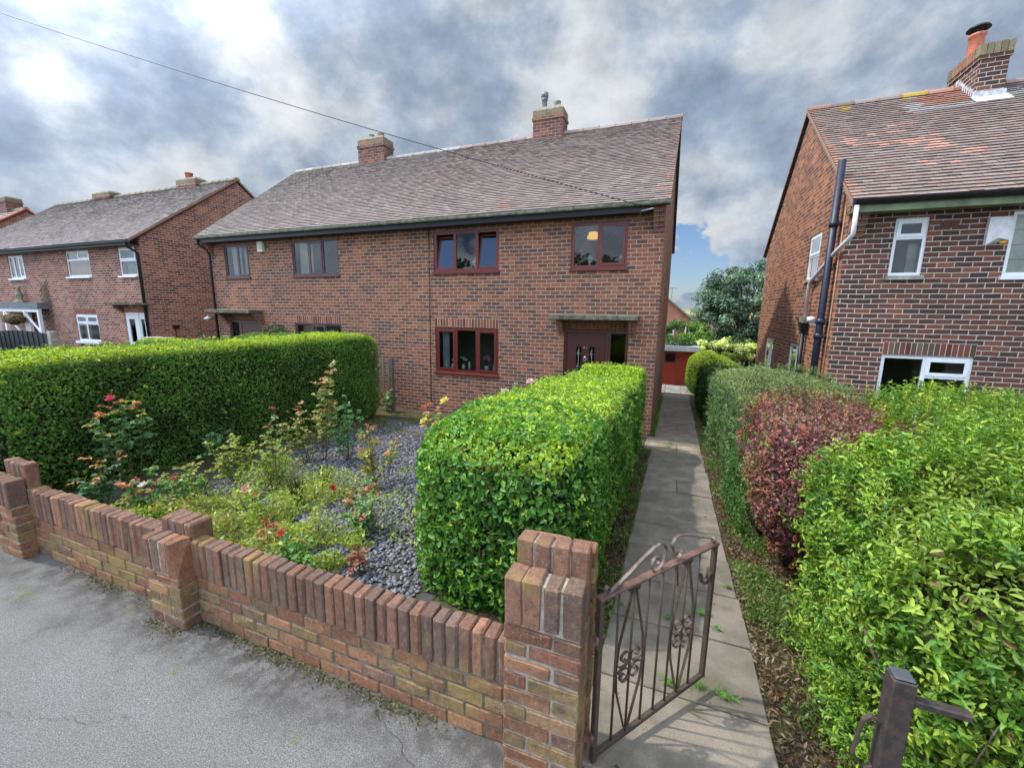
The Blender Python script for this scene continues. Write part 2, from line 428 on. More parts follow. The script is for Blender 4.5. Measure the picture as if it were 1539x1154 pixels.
def window(parent, u0, u1, z0, z1, d, lights, m, mp=FRONT, sill=True, glass=None, sillmat=None, fw=.055, rec=.025, sillout=.05, silldrop=.05, name='window', label=None):
    """lights: list of (fu0,fu1,fz0,fz1,kind) in fractions of the opening; kind: 0 fixed, 1 closed sash, 2 sash tilted in at the top"""
    glass = glass or GLASS
    W = u1 - u0; H = z1 - z0
    f = MB(); L = []
    for (a, b, c, e, kind) in lights:
        L.append((u0 + a * W + (fw if a == 0 else fw / 2), u0 + b * W - (fw if b == 1 else fw / 2), z0 + c * H + (fw if c == 0 else fw / 2), z0 + e * H - (fw if e == 1 else fw / 2), kind))
    d0 = d + rec; d1 = d0 + .06
    plate(f, u0, u1, z0, z1, d0, d1, [x[:4] for x in L], mp)
    fo = f.build(name, m, parent, label=label)
    for (a, b, c, e, kind) in L:
        g = MB()
        if kind == 0:
            g.quad(mp(a, d0 + .022, c), mp(b, d0 + .022, c), mp(b, d0 + .022, e), mp(a, d0 + .022, e)); g.build('pane', glass, fo)
            continue
        s = MB(); sw = .042
        if kind == 1:
            plate(s, a - .012, b + .012, c - .012, e + .012, d0 - .014, d0 - .0005, [(a + sw, b - sw, c + sw, e - sw)], mp)
            s.build('sash', m, fo)
            g.quad(mp(a + sw, d0 - .004, c + sw), mp(b - sw, d0 - .004, c + sw), mp(b - sw, d0 - .004, e - sw), mp(a + sw, d0 - .004, e - sw))
        else:
            t = .16  # top tilted into the room
            mpt = lambda u, dd, z: mp(u, dd + t * (z - c) / 1.0, z)
            sw = .035
            plate(s, a + .004, b - .004, c + .004, e - .03, d0 + .01, d0 + .04, [(a + sw, b - sw, c + sw, e - .03 - sw)], mpt)
            s.build('sash', m, fo)
            g.quad(mpt(a + sw, d0 + .02, c + sw), mpt(b - sw, d0 + .02, c + sw), mpt(b - sw, d0 + .02, e - .03 - sw), mpt(a + sw, d0 + .02, e - .03 - sw))
        g.build('pane', GLASS_UP if kind == 2 else glass, fo)
    if sill:
        b_ = MB(); 
        plate(b_, u0 - .03, u1 + .03, z0 - silldrop, z0 - .001, d - sillout, d + rec + .03, (), mp)
        b_.build('sill', sillmat or m, fo)
    return fo

def walls(parent, xl, xr, yf, yb, zb, ze, zr, front_holes, mf, ms, left_holes=(), name='wall', front=True, rooms=True, reveal=.10, corner_kick=0):
    ym = (yf + yb) / 2
    f = MB()
    plate_front = []
    us = sorted({xl, xr, *[h[0] for h in front_holes], *[h[1] for h in front_holes]}); zs = sorted({zb, ze, *[h[2] for h in front_holes], *[h[3] for h in front_holes]})
    for i in range(len(us) - 1):
        for j in range(len(zs) - 1):
            mu, mz = (us[i] + us[i + 1]) / 2, (zs[j] + zs[j + 1]) / 2
            if any(h[0] < mu < h[1] and h[2] < mz < h[3] for h in front_holes): continue
            f.quad((us[i], yf, zs[j]), (us[i + 1], yf, zs[j]), (us[i + 1], yf, zs[j + 1]), (us[i], yf, zs[j + 1]))
    for (a, b, c, e) in front_holes:
        f.quad((a, yf, c), (a, yf, e), (a, yf + reveal, e), (a, yf + reveal, c)); f.quad((b, yf, e), (b, yf, c), (b, yf + reveal, c), (b, yf + reveal, e))
        f.quad((a, yf, e), (b, yf, e), (b, yf + reveal, e), (a, yf + reveal, e)); f.quad((a, yf, c), (a, yf + reveal, c), (b, yf + reveal, c), (b, yf, c))
    f.build(name, mf, parent)
    s = MB()
    slope = (zr - ze) / (ym - yf)
    ztop = lambda y: ze + slope * (y - yf) if y < ym else ze + slope * (yb - y)
    for X, holes in ((xl, left_holes), (xr, ())):
        ys = sorted({yf, ym, yb, *[h[0] for h in holes], *[h[1] for h in holes]}); zz = sorted({zb, ze, *[h[2] for h in holes], *[h[3] for h in holes]})
        for i in range(len(ys) - 1):
            for j in range(len(zz) - 1):
                mu, mz = (ys[i] + ys[i + 1]) / 2, (zz[j] + zz[j + 1]) / 2
                if any(h[0] < mu < h[1] and h[2] < mz < h[3] for h in holes): continue
                s.quad((X, ys[i], zz[j]), (X, ys[i + 1], zz[j]), (X, ys[i + 1], zz[j + 1]), (X, ys[i], zz[j + 1]))
            if abs(ztop(ys[i]) - ze) < 1e-6: s.add([(X, ys[i], ze), (X, ys[i + 1], ze), (X, ys[i + 1], ztop(ys[i + 1]))], [(0, 1, 2)])
            elif abs(ztop(ys[i + 1]) - ze) < 1e-6: s.add([(X, ys[i], ze), (X, ys[i + 1], ze), (X, ys[i], ztop(ys[i]))], [(0, 1, 2)])
            else: s.quad((X, ys[i], ze), (X, ys[i + 1], ze), (X, ys[i + 1], ztop(ys[i + 1])), (X, ys[i], ztop(ys[i])))
        for (a, b, c, e) in holes:
            for (p, q) in (((a, c), (b, c)), ((b, c), (b, e)), ((b, e), (a, e)), ((a, e), (a, c))):
                s.quad((X, *p), (X + .1, *p), (X + .1, *q), (X, *q))
    s.quad((xl, yb, zb), (xr, yb, zb), (xr, yb, ze), (xl, yb, ze))
    s.build('gable_wall', ms, parent)
    if rooms:
        # open the room fronts where the windows are
        r2 = MB()
        for (a, b, c, e) in front_holes:
            A, B, Cc, E = a - .35, b + .35, c - .2, e + .1; y0 = yf + reveal; y1 = yf + 1.7
            if B > xr: B = xr - .02
            if A < xl: A = xl + .02
            r2 = MB(); r2.quad((A, y1, Cc), (B, y1, Cc), (B, y1, E), (A, y1, E)); r2.quad((A, y0, Cc), (A, y1, Cc), (A, y1, E), (A, y0, E)); r2.quad((B, y0, Cc), (B, y1, Cc), (B, y1, E), (B, y0, E))
            r2.quad((A, y0, Cc), (B, y0, Cc), (B, y1, Cc), (A, y1, Cc)); r2.quad((A, y0, E), (B, y0, E), (B, y1, E), (A, y1, E)); r2.build('room_lining', ROOM, parent)
        for (a, b, c, e) in left_holes:
            X0 = xl + .1; X1 = xl + 1.2
            r2 = MB(); r2.quad((X1, a, c), (X1, b, c), (X1, b, e), (X1, a, e)); r2.quad((X0, a, c), (X1, a, c), (X1, a, e), (X0, a, e)); r2.quad((X0, b, c), (X1, b, c), (X1, b, e), (X0, b, e))
            r2.quad((X0, a, c), (X1, a, c), (X1, b, c), (X0, b, c)); r2.quad((X0, a, e), (X1, a, e), (X1, b, e), (X0, b, e)); r2.build('room_lining', ROOM, parent)


def sn(x, y, z, f=1.0):
    return (math.sin(x * 1.7 * f + 1.3 * math.sin(z * 1.1 * f) + .7) + math.sin(y * 2.3 * f + 2.1 * math.sin(x * .9 * f)) + math.sin((x + y) * 3.1 * f + z * 2.7 * f)) / 3

def roof(parent, xl, xr, ye, ze, yr, zr, yb, base, patches, tw=.165, gauge=.10, seed=1, verge=True, x_detail=None):
    """tiled front slope laid tile by tile; rear slope as a sheet of courses"""
    rnd = random.Random(seed)
    L = math.hypot(yr - ye, zr - ze); dy = (yr - ye) / L; dz = (zr - ze) / L; ny, nz = -dz, dy
    n = int(L / gauge); g = L / n
    vs = []; fs = []; cs = []
    for r in range(n):
        s0 = r * g; s1 = s0 + g + .03
        off = (r % 2) * tw / 2
        x = xl - off
        while x < xr:
            xa = max(x, xl) + .0015; xb = min(x + tw, xr) - .0015
            x += tw
            if xb - xa < .01: continue
            lift = .034 + rnd.uniform(-.003, .005); th = .03
            bow = math.sin((xa) * 1.1) * .004
            def P(xx, s, h): return (xx, ye + dy * s + ny * (h + bow), ze + dz * s + nz * (h + bow))
            sj = rnd.uniform(-.004, .004)
            a = P(xa, s0 + sj, lift); b = P(xb, s0 + sj, lift + rnd.uniform(-.002, .002)); c = P(xb, s1, .008); d = P(xa, s1, .008)
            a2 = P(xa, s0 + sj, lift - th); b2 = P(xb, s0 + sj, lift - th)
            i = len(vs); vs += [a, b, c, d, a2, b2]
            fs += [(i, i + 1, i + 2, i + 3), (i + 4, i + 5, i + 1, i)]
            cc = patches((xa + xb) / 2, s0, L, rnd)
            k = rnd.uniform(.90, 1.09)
            cs += [tuple(q * k for q in cc), tuple(q * k * .3 for q in cc)]  # front edges coloured darker, painting a shadow line under each course
    m = MB(); m.v = vs; m.f = fs; m.c = cs; m.sm = [False] * len(fs)
    # solid deck under the tiles
    m.add([(xl, ye, ze - .03), (xr, ye, ze - .03), (xr, yr, zr - .03), (xl, yr, zr - .03)], [(0, 1, 2, 3)], base)
    m.add([(xl, ye + .02, ze - .09), (xr, ye + .02, ze - .09), (xr, yr, zr - .1), (xl, yr, zr - .1)], [(3, 2, 1, 0)], base)
    for X in (xl, xr):
        m.add([(X, ye, ze - .06), (X, yr, zr - .06), (X, yr, zr + .015), (X, ye, ze + .015)], [(0, 1, 2, 3)], (.36, .2, .13))
        m.add([(X, yb, ze - .06), (X, yr, zr - .06), (X, yr, zr + .015), (X, yb, ze + .015)], [(0, 1, 2, 3)], (.30, .2, .14))
    # rear slope courses
    L2 = math.hypot(yb - yr, zr - ze); n2 = 26
    for r in range(n2):
        t0, t1 = r / n2, (r + 1.15) / n2
        t1 = min(t1, 1)
        y0 = yb + (yr - yb) * t0; z0 = ze + (zr - ze) * t0; y1 = yb + (yr - yb) * t1; z1 = ze + (zr - ze) * t1
        m.quad((xl, y0, z0 + .035), (xr, y0, z0 + .035), (xr, y1, z1 + .012), (xl, y1, z1 + .012), base)
        m.quad((xl, y0, z0), (xr, y0, z0), (xr, y0, z0 + .035), (xl, y0, z0 + .035), base)
    ro = m.build('roof', VC_TILE, parent)
    rd = MB(); x = xl
    while x < xr - .05:
        x2 = min(x + .45, xr); k = rnd.uniform(.8, 1.2); R = .115
        c = tuple(q * k for q in patches(x, L * .99, L, rnd))
        for (xa, xb, rr) in ((x + .002, x2, R), (x2 - .035, x2 + .012, R + .012)):
            v = []; N_ = 7
            for X in (xa, xb):
                for q in range(N_):
                    an = math.pi * q / (N_ - 1)
                    v.append((X, yr + math.cos(an) * rr * 1.05, zr - .045 + math.sin(an) * rr))
            rd.add(v, [(q, q + 1, q + 1 + N_, q + N_) for q in range(N_ - 1)] + [tuple(range(N_))[::-1], tuple(range(N_, 2 * N_))], c)
        x = x2
    rd.build('ridge_tiles', VC_TILE, ro)
    return ro

def gutter(parent, xl, xr, y, z, m, r=.062, name='gutter'):
    g = MB(); n = 9; vs = []; xs = [xl]; 
    x = xl
    while x < xr: x += 1.9; xs.append(min(x, xr))
    for (R, col) in ((r, 1), (r - .006, 1)):
        b = []
        for X in (xl, xr):
            for k in range(n):
                a = math.pi + math.pi * k / (n - 1)
                b.append((X, y + math.cos(a) * R, z + math.sin(a) * R))
        g.add(b, [(k, k + 1, k + 1 + n, k + n) for k in range(n - 1)], (1, 1, 1), True)
    for X in (xl, xr):
        g.add([(X, y + math.cos(math.pi + math.pi * k / (n - 1)) * r, z + math.sin(math.pi + math.pi * k / (n - 1)) * r) for k in range(n)], [tuple(range(n))])
    for X in xs[1:-1]:
        b = []
        for XX in (X - .03, X + .03):
            for k in range(n):
                a = math.pi + math.pi * k / (n - 1)
                b.append((XX, y + math.cos(a) * (r + .007), z + math.sin(a) * (r + .007)))
        g.add(b, [(k, k + 1, k + 1 + n, k + n) for k in range(n - 1)])
    return g.build(name, m, parent)

def eaves(parent, xl, xr, y0, yf, zt, zb_, mfascia):
    e = MB()
    e.box(xl, xr, y0 + .055, y0 + .075, zb_, zt)                # fascia
    e.box(xl, xr, y0 + .077, yf - .002, zb_ + .01, zb_ + .025)  # soffit
    return e.build('fascia', mfascia, parent)

def chimney(parent, x0, x1, y0, y1, z0, z1, pots, m, pot_col=POT_RED, name='chimney', label=None, cop=.11):
    c = MB()
    c.box(x0, x1, y0, y1, z0, z1 - .26)
    c.box(x0 - .028, x1 + .028, y0 - .028, y1 + .028, z1 - .259, z1 - .185)
    co = c.build(name, m, parent, label=label)
    c = MB(); c.box(x0 - .005, x1 + .005, y0 - .005, y1 + .005, z1 - .184, z1 - .02); c.build('top_courses', BR_WEATHERED, co)
    fl = MB()
    a, b, d, e = x0 - .006, x1 + .006, y0 - .006, y1 + .006
    fl.box(a, b, d, e, z1 - .019, z1 + .012)
    mx0, mx1, my0, my1 = x0 + .13, x1 - .13, y0 + .13, y1 - .13
    fl.add([(a, d, z1 + .012), (b, d, z1 + .012), (b, e, z1 + .012), (a, e, z1 + .012), (mx0, my0, z1 + cop), (mx1, my0, z1 + cop), (mx1, my1, z1 + cop), (mx0, my1, z1 + cop)],
           [(0, 1, 5, 4), (1, 2, 6, 5), (2, 3, 7, 6), (3, 0, 4, 7), (4, 5, 6, 7)])
    fl.build('flaunching', FLAUNCH, co)
    for (px, py, r, h, kind) in pots:
        p = MB()
        if kind == 'pot':
            p.lathe([(r * 1.1, 0), (r, .06), (r * .93, h - .05), (r * 1.08, h - .04), (r * 1.08, h), (r * .85, h), (r * .85, h - .2)], px, py, z1 + .05)
            p.build('chimney_pot', pot_col, co)
        elif kind == 'flue':
            p.lathe([(r * 1.15, 0), (r, .05), (r, h * .6), (r * 1.25, h * .62), (r * 1.25, h * .72), (r, h * .72), (r, h * .76), (r * 1.45, h * .78), (r * 1.45, h), (r * .8, h + .01), (0, h + .01)], px, py, z1 + .05)
            p.build('flue_terminal', plain('galvanised_flue', (.17, .18, .19), .5, .5, .2), co)
        else:
            p.lathe([(r * 1.05, 0), (r, .05), (r * .95, h - .04), (r * 1.1, h), (0, h + .01)], px, py, z1 + .04)
            p.build('chimney_pot', FLAUNCH, co)
    return co

def soldiers(parent, x0, x1, z0, z1, y, m, pitch=.0795):
    s = MB(); mo = MB(); n = round((x1 - x0) / pitch); p = (x1 - x0) / n
    for i in range(n):
        k = random.uniform(.6, 1.25)
        base = random.choice([(.28, .10, .055), (.20, .075, .05), (.36, .14, .07)]) if m is BR_MAIN else (random.choice([(.12, .085, .055), (.09, .06, .045), (.17, .06, .045)]) if m is BR_RIGHT else (.27, .09, .06))
        s.cbox(x0 + i * p + .005, x0 + (i + 1) * p - .005, y - .006, y + .02, z0 + .004, z1 - .006, .002, tuple(q * k for q in base))
    mo.box(x0, x1, y - .003, y + .02, z0, z1)
    so = s.build('soldier_lintel', VC_BRICK_H, parent)
    mo.build('lintel_mortar', MORTAR_HOUSE, so)

VC_BRICK_H = vcol_mat('lintel_brick', .9, .2, 40, .4, (.07, .05, .045), .5)
MORTAR_HOUSE = plain('house_mortar', (.58, .48, .4), .95, .1, .2, 25)

def canopy(parent, x0, x1, yf, z0, z1, depth, label=None, corb=(.25, .25), corbm=(.22, .09, .06)):
    c = MB()
    c.cbox(x0, x1, yf - depth, yf - .001, z0, z1, .012, jit=.004)
    co = c.build('porch_canopy', CONC_MOSS, parent, label=label)
    return co

def corbels(parent, x0, x1, yf, ztop, n, out, m, h=.0855, name='corbel'):
    b = MB()
    for i in range(n):
        d = out * (n - i) / n
        col = tuple(q * random.uniform(.7, 1.3) for q in (.26, .11, .07))
        b.cbox(x0, (x0 + x1) / 2 - .004, yf - d, yf - .001, ztop - (i + 1) * h + .008, ztop - i * h, .003, col, jit=.002)
        col = tuple(q * random.uniform(.6, 1.2) for q in (.22, .10, .07))
        b.cbox((x0 + x1) / 2 + .004, x1, yf - d, yf - .001, ztop - (i + 1) * h + .008, ztop - i * h, .003, col, jit=.002)
        b.box(x0 + .004, x1 - .004, yf - d + .01, yf - .001, ztop - (i + 1) * h - .001, ztop - (i + 1) * h + .009, (.35, .3, .26))
    return b.build(name, VC_BRICK_H, parent)

# ================================================================== THE PAIR OF HOUSES IN THE MIDDLE
YF, YB, YR = 9.4, 17.0, 13.2
ZB = -3.4
def main_patches(x, s, L, rnd):
    base = [(.30, .255, .235), (.275, .235, .215), (.325, .275, .252), (.30, .245, .22)][rnd.randrange(4)]
    if x > -7.2: base = tuple(a * .9 + b * .1 for a, b in zip(base, (.30, .15, .11)))
    f = sn(x, s * 1.3, 2.2) + rnd.uniform(-.35, .35)
    edge = (x + .85) / .6 + rnd.uniform(-.9, .3)
    if x > -7.2 and (f > .90 or edge > .5): return (.36, .22, .175)
    if f < -.85 and x > -7.2: return (.23, .195, .18)
    if s > L * .93 and x < -7.2: return (.36, .32, .29)
    return base

pair = empty('semi_detached_house', (-7.25, YF, ZB), 'red brick semi-detached pair with maroon window frames and grey-brown tiled roof, facing the rose garden', 'house')
WZ0, WZ1, LZ0, LZ1 = .90, 1.868, -1.62, -.459
ups = [(-13.43, -12.35), (-10.57, -8.86), (-5.816, -4.035), (-2.304, -1.093)]
holes = [(a, b, WZ0, WZ1) for a, b in ups] + [(-10.66, -8.89, LZ0, LZ1), (-5.817, -4.034, LZ0, LZ1), (-2.403, -.967, -2.75, -.207), (-13.51, -12.08, -2.75, -.207)]
walls(pair, -14.12, -.38, YF, YB, ZB, 2.2, 5.06, holes, BR_MAIN, BR_MAIN)
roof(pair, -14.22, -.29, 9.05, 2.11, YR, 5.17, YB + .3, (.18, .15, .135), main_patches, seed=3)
eaves(pair, -14.2, -.68, 9.03, YF, 2.06, 1.93, BLACK)
gutter(pair, -14.2, -.27, 9.03, 2.10, GUTTER_G)
corbels(pair, -.60, -.385, YF, 2.02, 5, .27, BR_MAIN)
corbels(pair, -14.115, -13.9, YF, 2.02, 5, .27, BR_MAIN)
chimney(pair, -4.47, -3.55, 12.95, 13.5, 4.7, 5.80, [(-4.2, 13.22, .075, .52, 'flue'), (-3.8, 13.22, .10, .24, 'cap')], BR_CHIM, label='brick chimney with tall metal flue', cop=.14)
chimney(pair, -11.02, -9.92, 12.95, 13.5, 4.7, 5.80, [(-10.62, 13.22, .09, .2, 'cap'), (-10.22, 13.22, .11, .2, 'pot')], BR_CHIM, pot_col=plain('pale_pot', (.4, .25, .17), .8), label='brick chimney with two short pots', cop=.12)
window(pair, -5.816, -4.035, WZ0, WZ1, YF, [(0, .335, 0, 1, 2), (.335, .67, 0, 1, 0), (.67, 1, 0, 1, 2)], UPVC_M, fw=.075, label='upper three-light window with two tilted sashes')
window(pair, -2.304, -1.093, WZ0, WZ1, YF, [(0, .5, 0, 1, 0), (.5, 1, 0, 1, 1)], UPVC_M, fw=.07, label='upper two-light window over the front door')
window(pair, -5.817, -4.034, LZ0, LZ1, YF, [(0, .335, 0, 1, 1), (.335, .67, 0, 1, 0), (.67, 1, 0, 1, 1)], UPVC_M, fw=.075, label='lower three-light maroon window')
window(pair, -13.43, -12.35, WZ0, WZ1, YF, [(0, .52, 0, 1, 0), (.52, 1, 0, 1, 1)], UPVC_P)
window(pair, -10.57, -8.86, WZ0, WZ1, YF, [(0, .36, 0, 1, 0), (.36, .66, 0, 1, 1), (.66, 1, 0, 1, 0)], UPVC_P)
window(pair, -10.66, -8.89, LZ0, LZ1, YF, [(0, .36, 0, 1, 0), (.36, .66, .62, 1, 1), (.36, .66, 0, .62, 0), (.66, 1, 0, 1, 0)], UPVC_P)
soldiers(pair, -5.817, -4.034, -.455, -.235, YF, BR_MAIN); soldiers(pair, -10.66, -8.89, -.455, -.235, YF, BR_MAIN)

def front_door(parent, x0, x1, z0, z1, y, flip, m, detail=True):
    """door leaf with two arched lights beside a glazed side panel, timber boards above"""
    W = x1 - x0; zt = z1 - .225
    b = MB()
    n = 15
    for i in range(n):
        a = x0 + W * i / n; c = x0 + W * (i + 1) / n; k = random.uniform(.75, 1.25)
        b.cbox(a + .002, c - .002, y + .03, y + .05, zt + .01, z1, .003, (k, k, k))
    b.build('timber_boarding', WOOD_CLAD, parent)
    f = MB(); dw = .98
    dx0, dx1 = (x0 + .06, x0 + .06 + dw - .1) if not flip else (x1 - .06 - dw + .1, x1 - .06)
    sx0, sx1 = (dx1 + .12, x1 - .06) if not flip else (x0 + .06, dx0 - .12)
    plate(f, x0, x1, z0, zt, y + .04, y + .1, [(dx0, dx1, z0 + .06, zt - .07), (sx0, sx1, z0 + .1, zt - .07)])
    fo = f.build('door_frame', m, parent)
    g = MB(); g.quad((sx0, y + .07, z0 + .1), (sx1, y + .07, z0 + .1), (sx1, y + .07, zt - .07), (sx0, y + .07, zt - .07)); g.build('pane', GLASS_DK, fo)
    d = MB(); d.cbox(dx0 + .004, dx1 - .004, y + .052, y + .09, z0 + .065, zt - .075, .004)
    mw = (dx1 - dx0)
    do = None
    lights = []
    if detail:
        zc = zt - .42
        for fx in (.33, .67):
            cx = dx0 + mw * fx; r = .066; zb = zc - .78
            lights.append((cx, r, zc, zb))
            pts = [(cx - r, y + .046, zb)] + [(cx - r * math.cos(a), y + .046, zc + r * math.sin(a)) for a in [math.pi * q / 10 for q in range(11)]] + [(cx + r, y + .046, zb), (cx - r, y + .046, zb)]
            d.ribbon(pts, (0, 1, 0), .014, .014)
    do = d.build('door', m, parent)
    for (cx, r, zc, zb) in lights:
        gl = MB(); pts = [(cx + r, y + .048, zb)] + [(cx + r * math.cos(a), y + .048, zc + r * math.sin(a)) for a in [math.pi * q / 10 for q in range(11)]] + [(cx - r, y + .048, zb)]
        gl.add(pts, [tuple(range(len(pts)))]); gl.build('arched_light', GLASS_DK, do)
        le = MB()
        for zz in (zc - .12, zc - .42, zc - .66):
            le.tube([(cx, y + .045, zz + .1), (cx - .035, y + .045, zz), (cx, y + .045, zz - .1), (cx + .035, y + .045, zz), (cx, y + .045, zz + .1)], .004, 5)
            le.tube([(cx - .06, y + .045, zz), (cx + .06, y + .045, zz)], .003, 5)
        le.tube([(cx, y + .045, zc + .06), (cx, y + .045, zb)], .003, 5)
        pts = [(cx - r, y + .044, zb)] + [(cx - r * math.cos(a), y + .044, zc + r * math.sin(a)) for a in [math.pi * q / 10 for q in range(11)]] + [(cx + r, y + .044, zb)]
        le.tube(pts, .005, 5)
        le.build('leading', CAME, do)
    if detail:
        k = MB(); cx = dx0 + mw * .5; zc = zt - .62
        k.lathe([(0, 0), (.022, .004), (.03, .02), (.02, .035), (0, .04)], cx, 0, 0, 10)
        k.v = [(x, y + .05 - (z) * .8, zc + yy) for (x, yy, z) in k.v]
        k.tube([(cx + .03 * math.sin(a), y + .03, zc - .05 + .035 * math.cos(a)) for a in [2 * math.pi * q / 12 for q in range(13)]], .006, 6)
        k.build('door_knocker', BRASS, do)
        # the two figures of the house number, read from the photograph
        for i, ch in enumerate('91'):
            cu = bpy.data.curves.new('house_number', 'FONT'); cu.body = ch; cu.size = .085; cu.extrude = .004; cu.align_x = 'CENTER'
            to = bpy.data.objects.new('house_number', cu); COL.objects.link(to)
            dg = bpy.context.evaluated_depsgraph_get(); me = bpy.data.meshes.new_from_object(to.evaluated_get(dg)); bpy.data.objects.remove(to)
            me.materials.append(BRASS); no = bpy.data.objects.new('house_number', me); link(no, do)
            no.rotation_euler = (math.pi / 2, 0, 0)
            no.location = Vector((cx - .03 + .06 * i, y + .046, zt - .44)) - WLOC[do.name]
    return do
front_door(pair, -2.403, -.967, -2.72, -.208, YF, False, UPVC_D)
front_door(pair, -13.51, -12.08, -2.72, -.208, YF, True, plain('brown_door', (.09, .04, .03), .4), detail=True)
canopy(pair, -2.62, -.74, YF, -.205, -.10, .48, label='mossy concrete canopy over the maroon door')
canopy(pair, -13.95, -11.95, YF, -.205, -.10, .48)
corbels(pair, -2.54, -2.405, YF, -.208, 4, .26, BR_MAIN); corbels(pair, -.965, -.83, YF, -.208, 4, .26, BR_MAIN)
corbels(pair, -13.64, -13.515, YF, -.208, 4, .26, BR_MAIN); corbels(pair, -12.075, -11.95, YF, -.208, 4, .26, BR_MAIN)
dp = MB(); dp.tube([(-14.1, 9.05, 2.03), (-14.1, 9.07, 1.9), (-14.02, 9.3, 1.72), (-14.02, 9.34, 1.55), (-14.02, 9.34, -2.7)], .036, 10)
for z in (1.4, -.2, -1.6): dp.tube([(-14.02, 9.34, z - .03), (-14.02, 9.34, z + .03)], .045, 10)
dp.build('downpipe', BLACK, pair)
cb = MB()
cb.tube([(-5.93, 9.385, 1.95), (-5.95, 9.385, -.2), (-5.97, 9.385, -2.5)], .009, 6)
cb.build('wall_cable', BLACK, pair)
cb = MB(); cb.tube([(-8.80, 9.385, 2.0), (-8.80, 9.385, 1.80)], .009, 6); cb.build('wall_cable', BLACK, pair)
al = MB(); al.cbox(-11.86, -11.64, 9.31, 9.399, 1.60, 1.91, .01); al.build('alarm_box', plain('cream_plastic', (.62, .6, .48), .5), pair)
wl = MB(); wl.lathe([(0, .1), (.05, .08), (.15, 0), (.14, -.005), (.04, .06)], -14.12, 9.14, -.42, 14); wl.tube([(-14.12, 9.14, -.36), (-14.12, 9.14, -.28), (-14.10, 9.4, -.28)], .012, 6); wl.lathe([(0, .02), (.05, 0), (.055, -.06), (0, -.09)], -14.12, 9.14, -.42, 10)
wl.build('wall_lantern', plain('grey_enamel', (.35, .37, .36), .4), pair)
br = MB(); br.tube([(-.86, 9.40, 1.92), (-.86, 9.1, 1.95), (-.60, 9.02, 1.97)], .012, 6); br.build('wire_bracket', WHITE_PIPE, pair)

# ================================================================== HOUSE ON THE RIGHT
def right_patches(x, s, L, rnd):
    base = [(.26, .20, .175), (.23, .18, .16), (.285, .22, .195), (.27, .185, .155)][rnd.randrange(4)]
    f = sn(x * .9 + 4, s * 1.6 + 2, .4, 1.15) + rnd.uniform(-.12, .12)
    for (px, ps, rx, rs) in ((3.75, 2.92, .35, .10), (4.05, 3.25, .3, .12), (3.95, 2.25, .5, .22), (4.2, 1.95, .35, .1), (4.44, 2.55, .12, .12), (3.3, 2.35, .3, .12), (3.9, 1.25, .16, .16), (4.67, 1.58, .26, .12), (4.27, 1.1, .1, .1), (5.2, .95, .5, .1), (3.76, .2, .09, .07), (3.0, 2.7, .15, .3), (6.3, 1.6, .6, .25), (7.5, 3, .6, .4)):
        if ((x - px) / rx) ** 2 + ((s - ps) / rs) ** 2 + rnd.uniform(-.2, 1.0) < 1: return (.50, .27, .21)
    if x < 2.72 and rnd.random() < .6: return (.36, .20, .14)
    if 4.6 < x < 5.5 and s > L * .82: return (.37, .18, .13)
    if s > L * .90 and 3.2 < x < 3.4: return (.46, .30, .06)
    if s > L * .95 and 4.25 < x < 4.5: return (.50, .33, .06)
    if s > L * .78 and x > 4.3 and f < .1: return (.36, .34, .32)
    return base
rh = empty('brick_house', (9.5, YF, ZB), 'dark brown brick house on the right with orange-patched tiled roof and white windows', 'house')
XL = 2.683
rholes = [(3.355, 3.81, .65, 1.60), (4.835, 6.1, .62, 1.62), (3.46, 4.72, -1.85, -.72), (7.5, 9.2, -1.85, -.72), (7.6, 9.2, .62, 1.62)]
lh = [(10.9, 11.75, .72, 1.70), (14.35, 15.45, -1.72, -.78), (11.25, 12.45, -1.72, -.75)]
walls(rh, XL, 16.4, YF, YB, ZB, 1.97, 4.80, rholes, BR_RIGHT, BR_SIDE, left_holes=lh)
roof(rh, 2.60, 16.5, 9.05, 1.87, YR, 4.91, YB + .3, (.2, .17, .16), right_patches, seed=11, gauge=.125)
eaves(rh, 2.62, 16.4, 9.03, YF, 1.80, 1.68, FASCIA_G)
gutter(rh, 2.62, 16.4, 9.02, 1.86, BLACK)
corbels(rh, 2.69, 2.90, YF, 1.75, 5, .27, BR_RIGHT)
ch = MB()
ch.box(5.46, 5.92, 12.6, 13.7, 4.0, 5.21); ch.box(5.43, 5.95, 12.57, 13.73, 5.211, 5.28)
cho = ch.build('chimney', BR_RIGHT, rh, label='tall brick chimney with an orange pot under a black cowl')
ct = MB()
for i in range(5):
    for (yy, e) in ((12.56, .0), (13.56, 0)): ct.cbox(5.42 + i * .108, 5.42 + (i + 1) * .108 - .008, yy, yy + .18, 5.282, 5.50, .004, random.choice([(.22, .2, .12), (.18, .15, .09), (.26, .22, .13)]))
for i in range(8):
    ct.cbox(5.415, 5.53, 12.75 + i * .1, 12.75 + (i + 1) * .1 - .008, 5.282, 5.50, .004, random.choice([(.30, .14, .09), (.25, .13, .09), (.33, .18, .12)]))
    ct.cbox(5.84, 5.965, 12.75 + i * .1, 12.75 + (i + 1) * .1 - .008, 5.282, 5.50, .004, (.2, .16, .1))
ct.box(5.5, 5.9, 12.7, 13.6, 5.282, 5.46, (.2, .18, .14))
ct.build('soldier_coping', VC_BRICK, cho)
pt = MB(); pt.lathe([(.15, 0), (.135, .06), (.125, .5), (.15, .52), (.15, .56), (.11, .56), (.11, .3)], 5.66, 13.35, 5.47, 20); pt.build('chimney_pot', plain('orange_pot', (.50, .16, .09), .6, .3, .15), cho)
cw = MB(); cw.lathe([(.0, .20), (.17, .15), (.20, .11), (.195, .10), (.0, .15)], 5.66, 13.35, 6.03, 20)
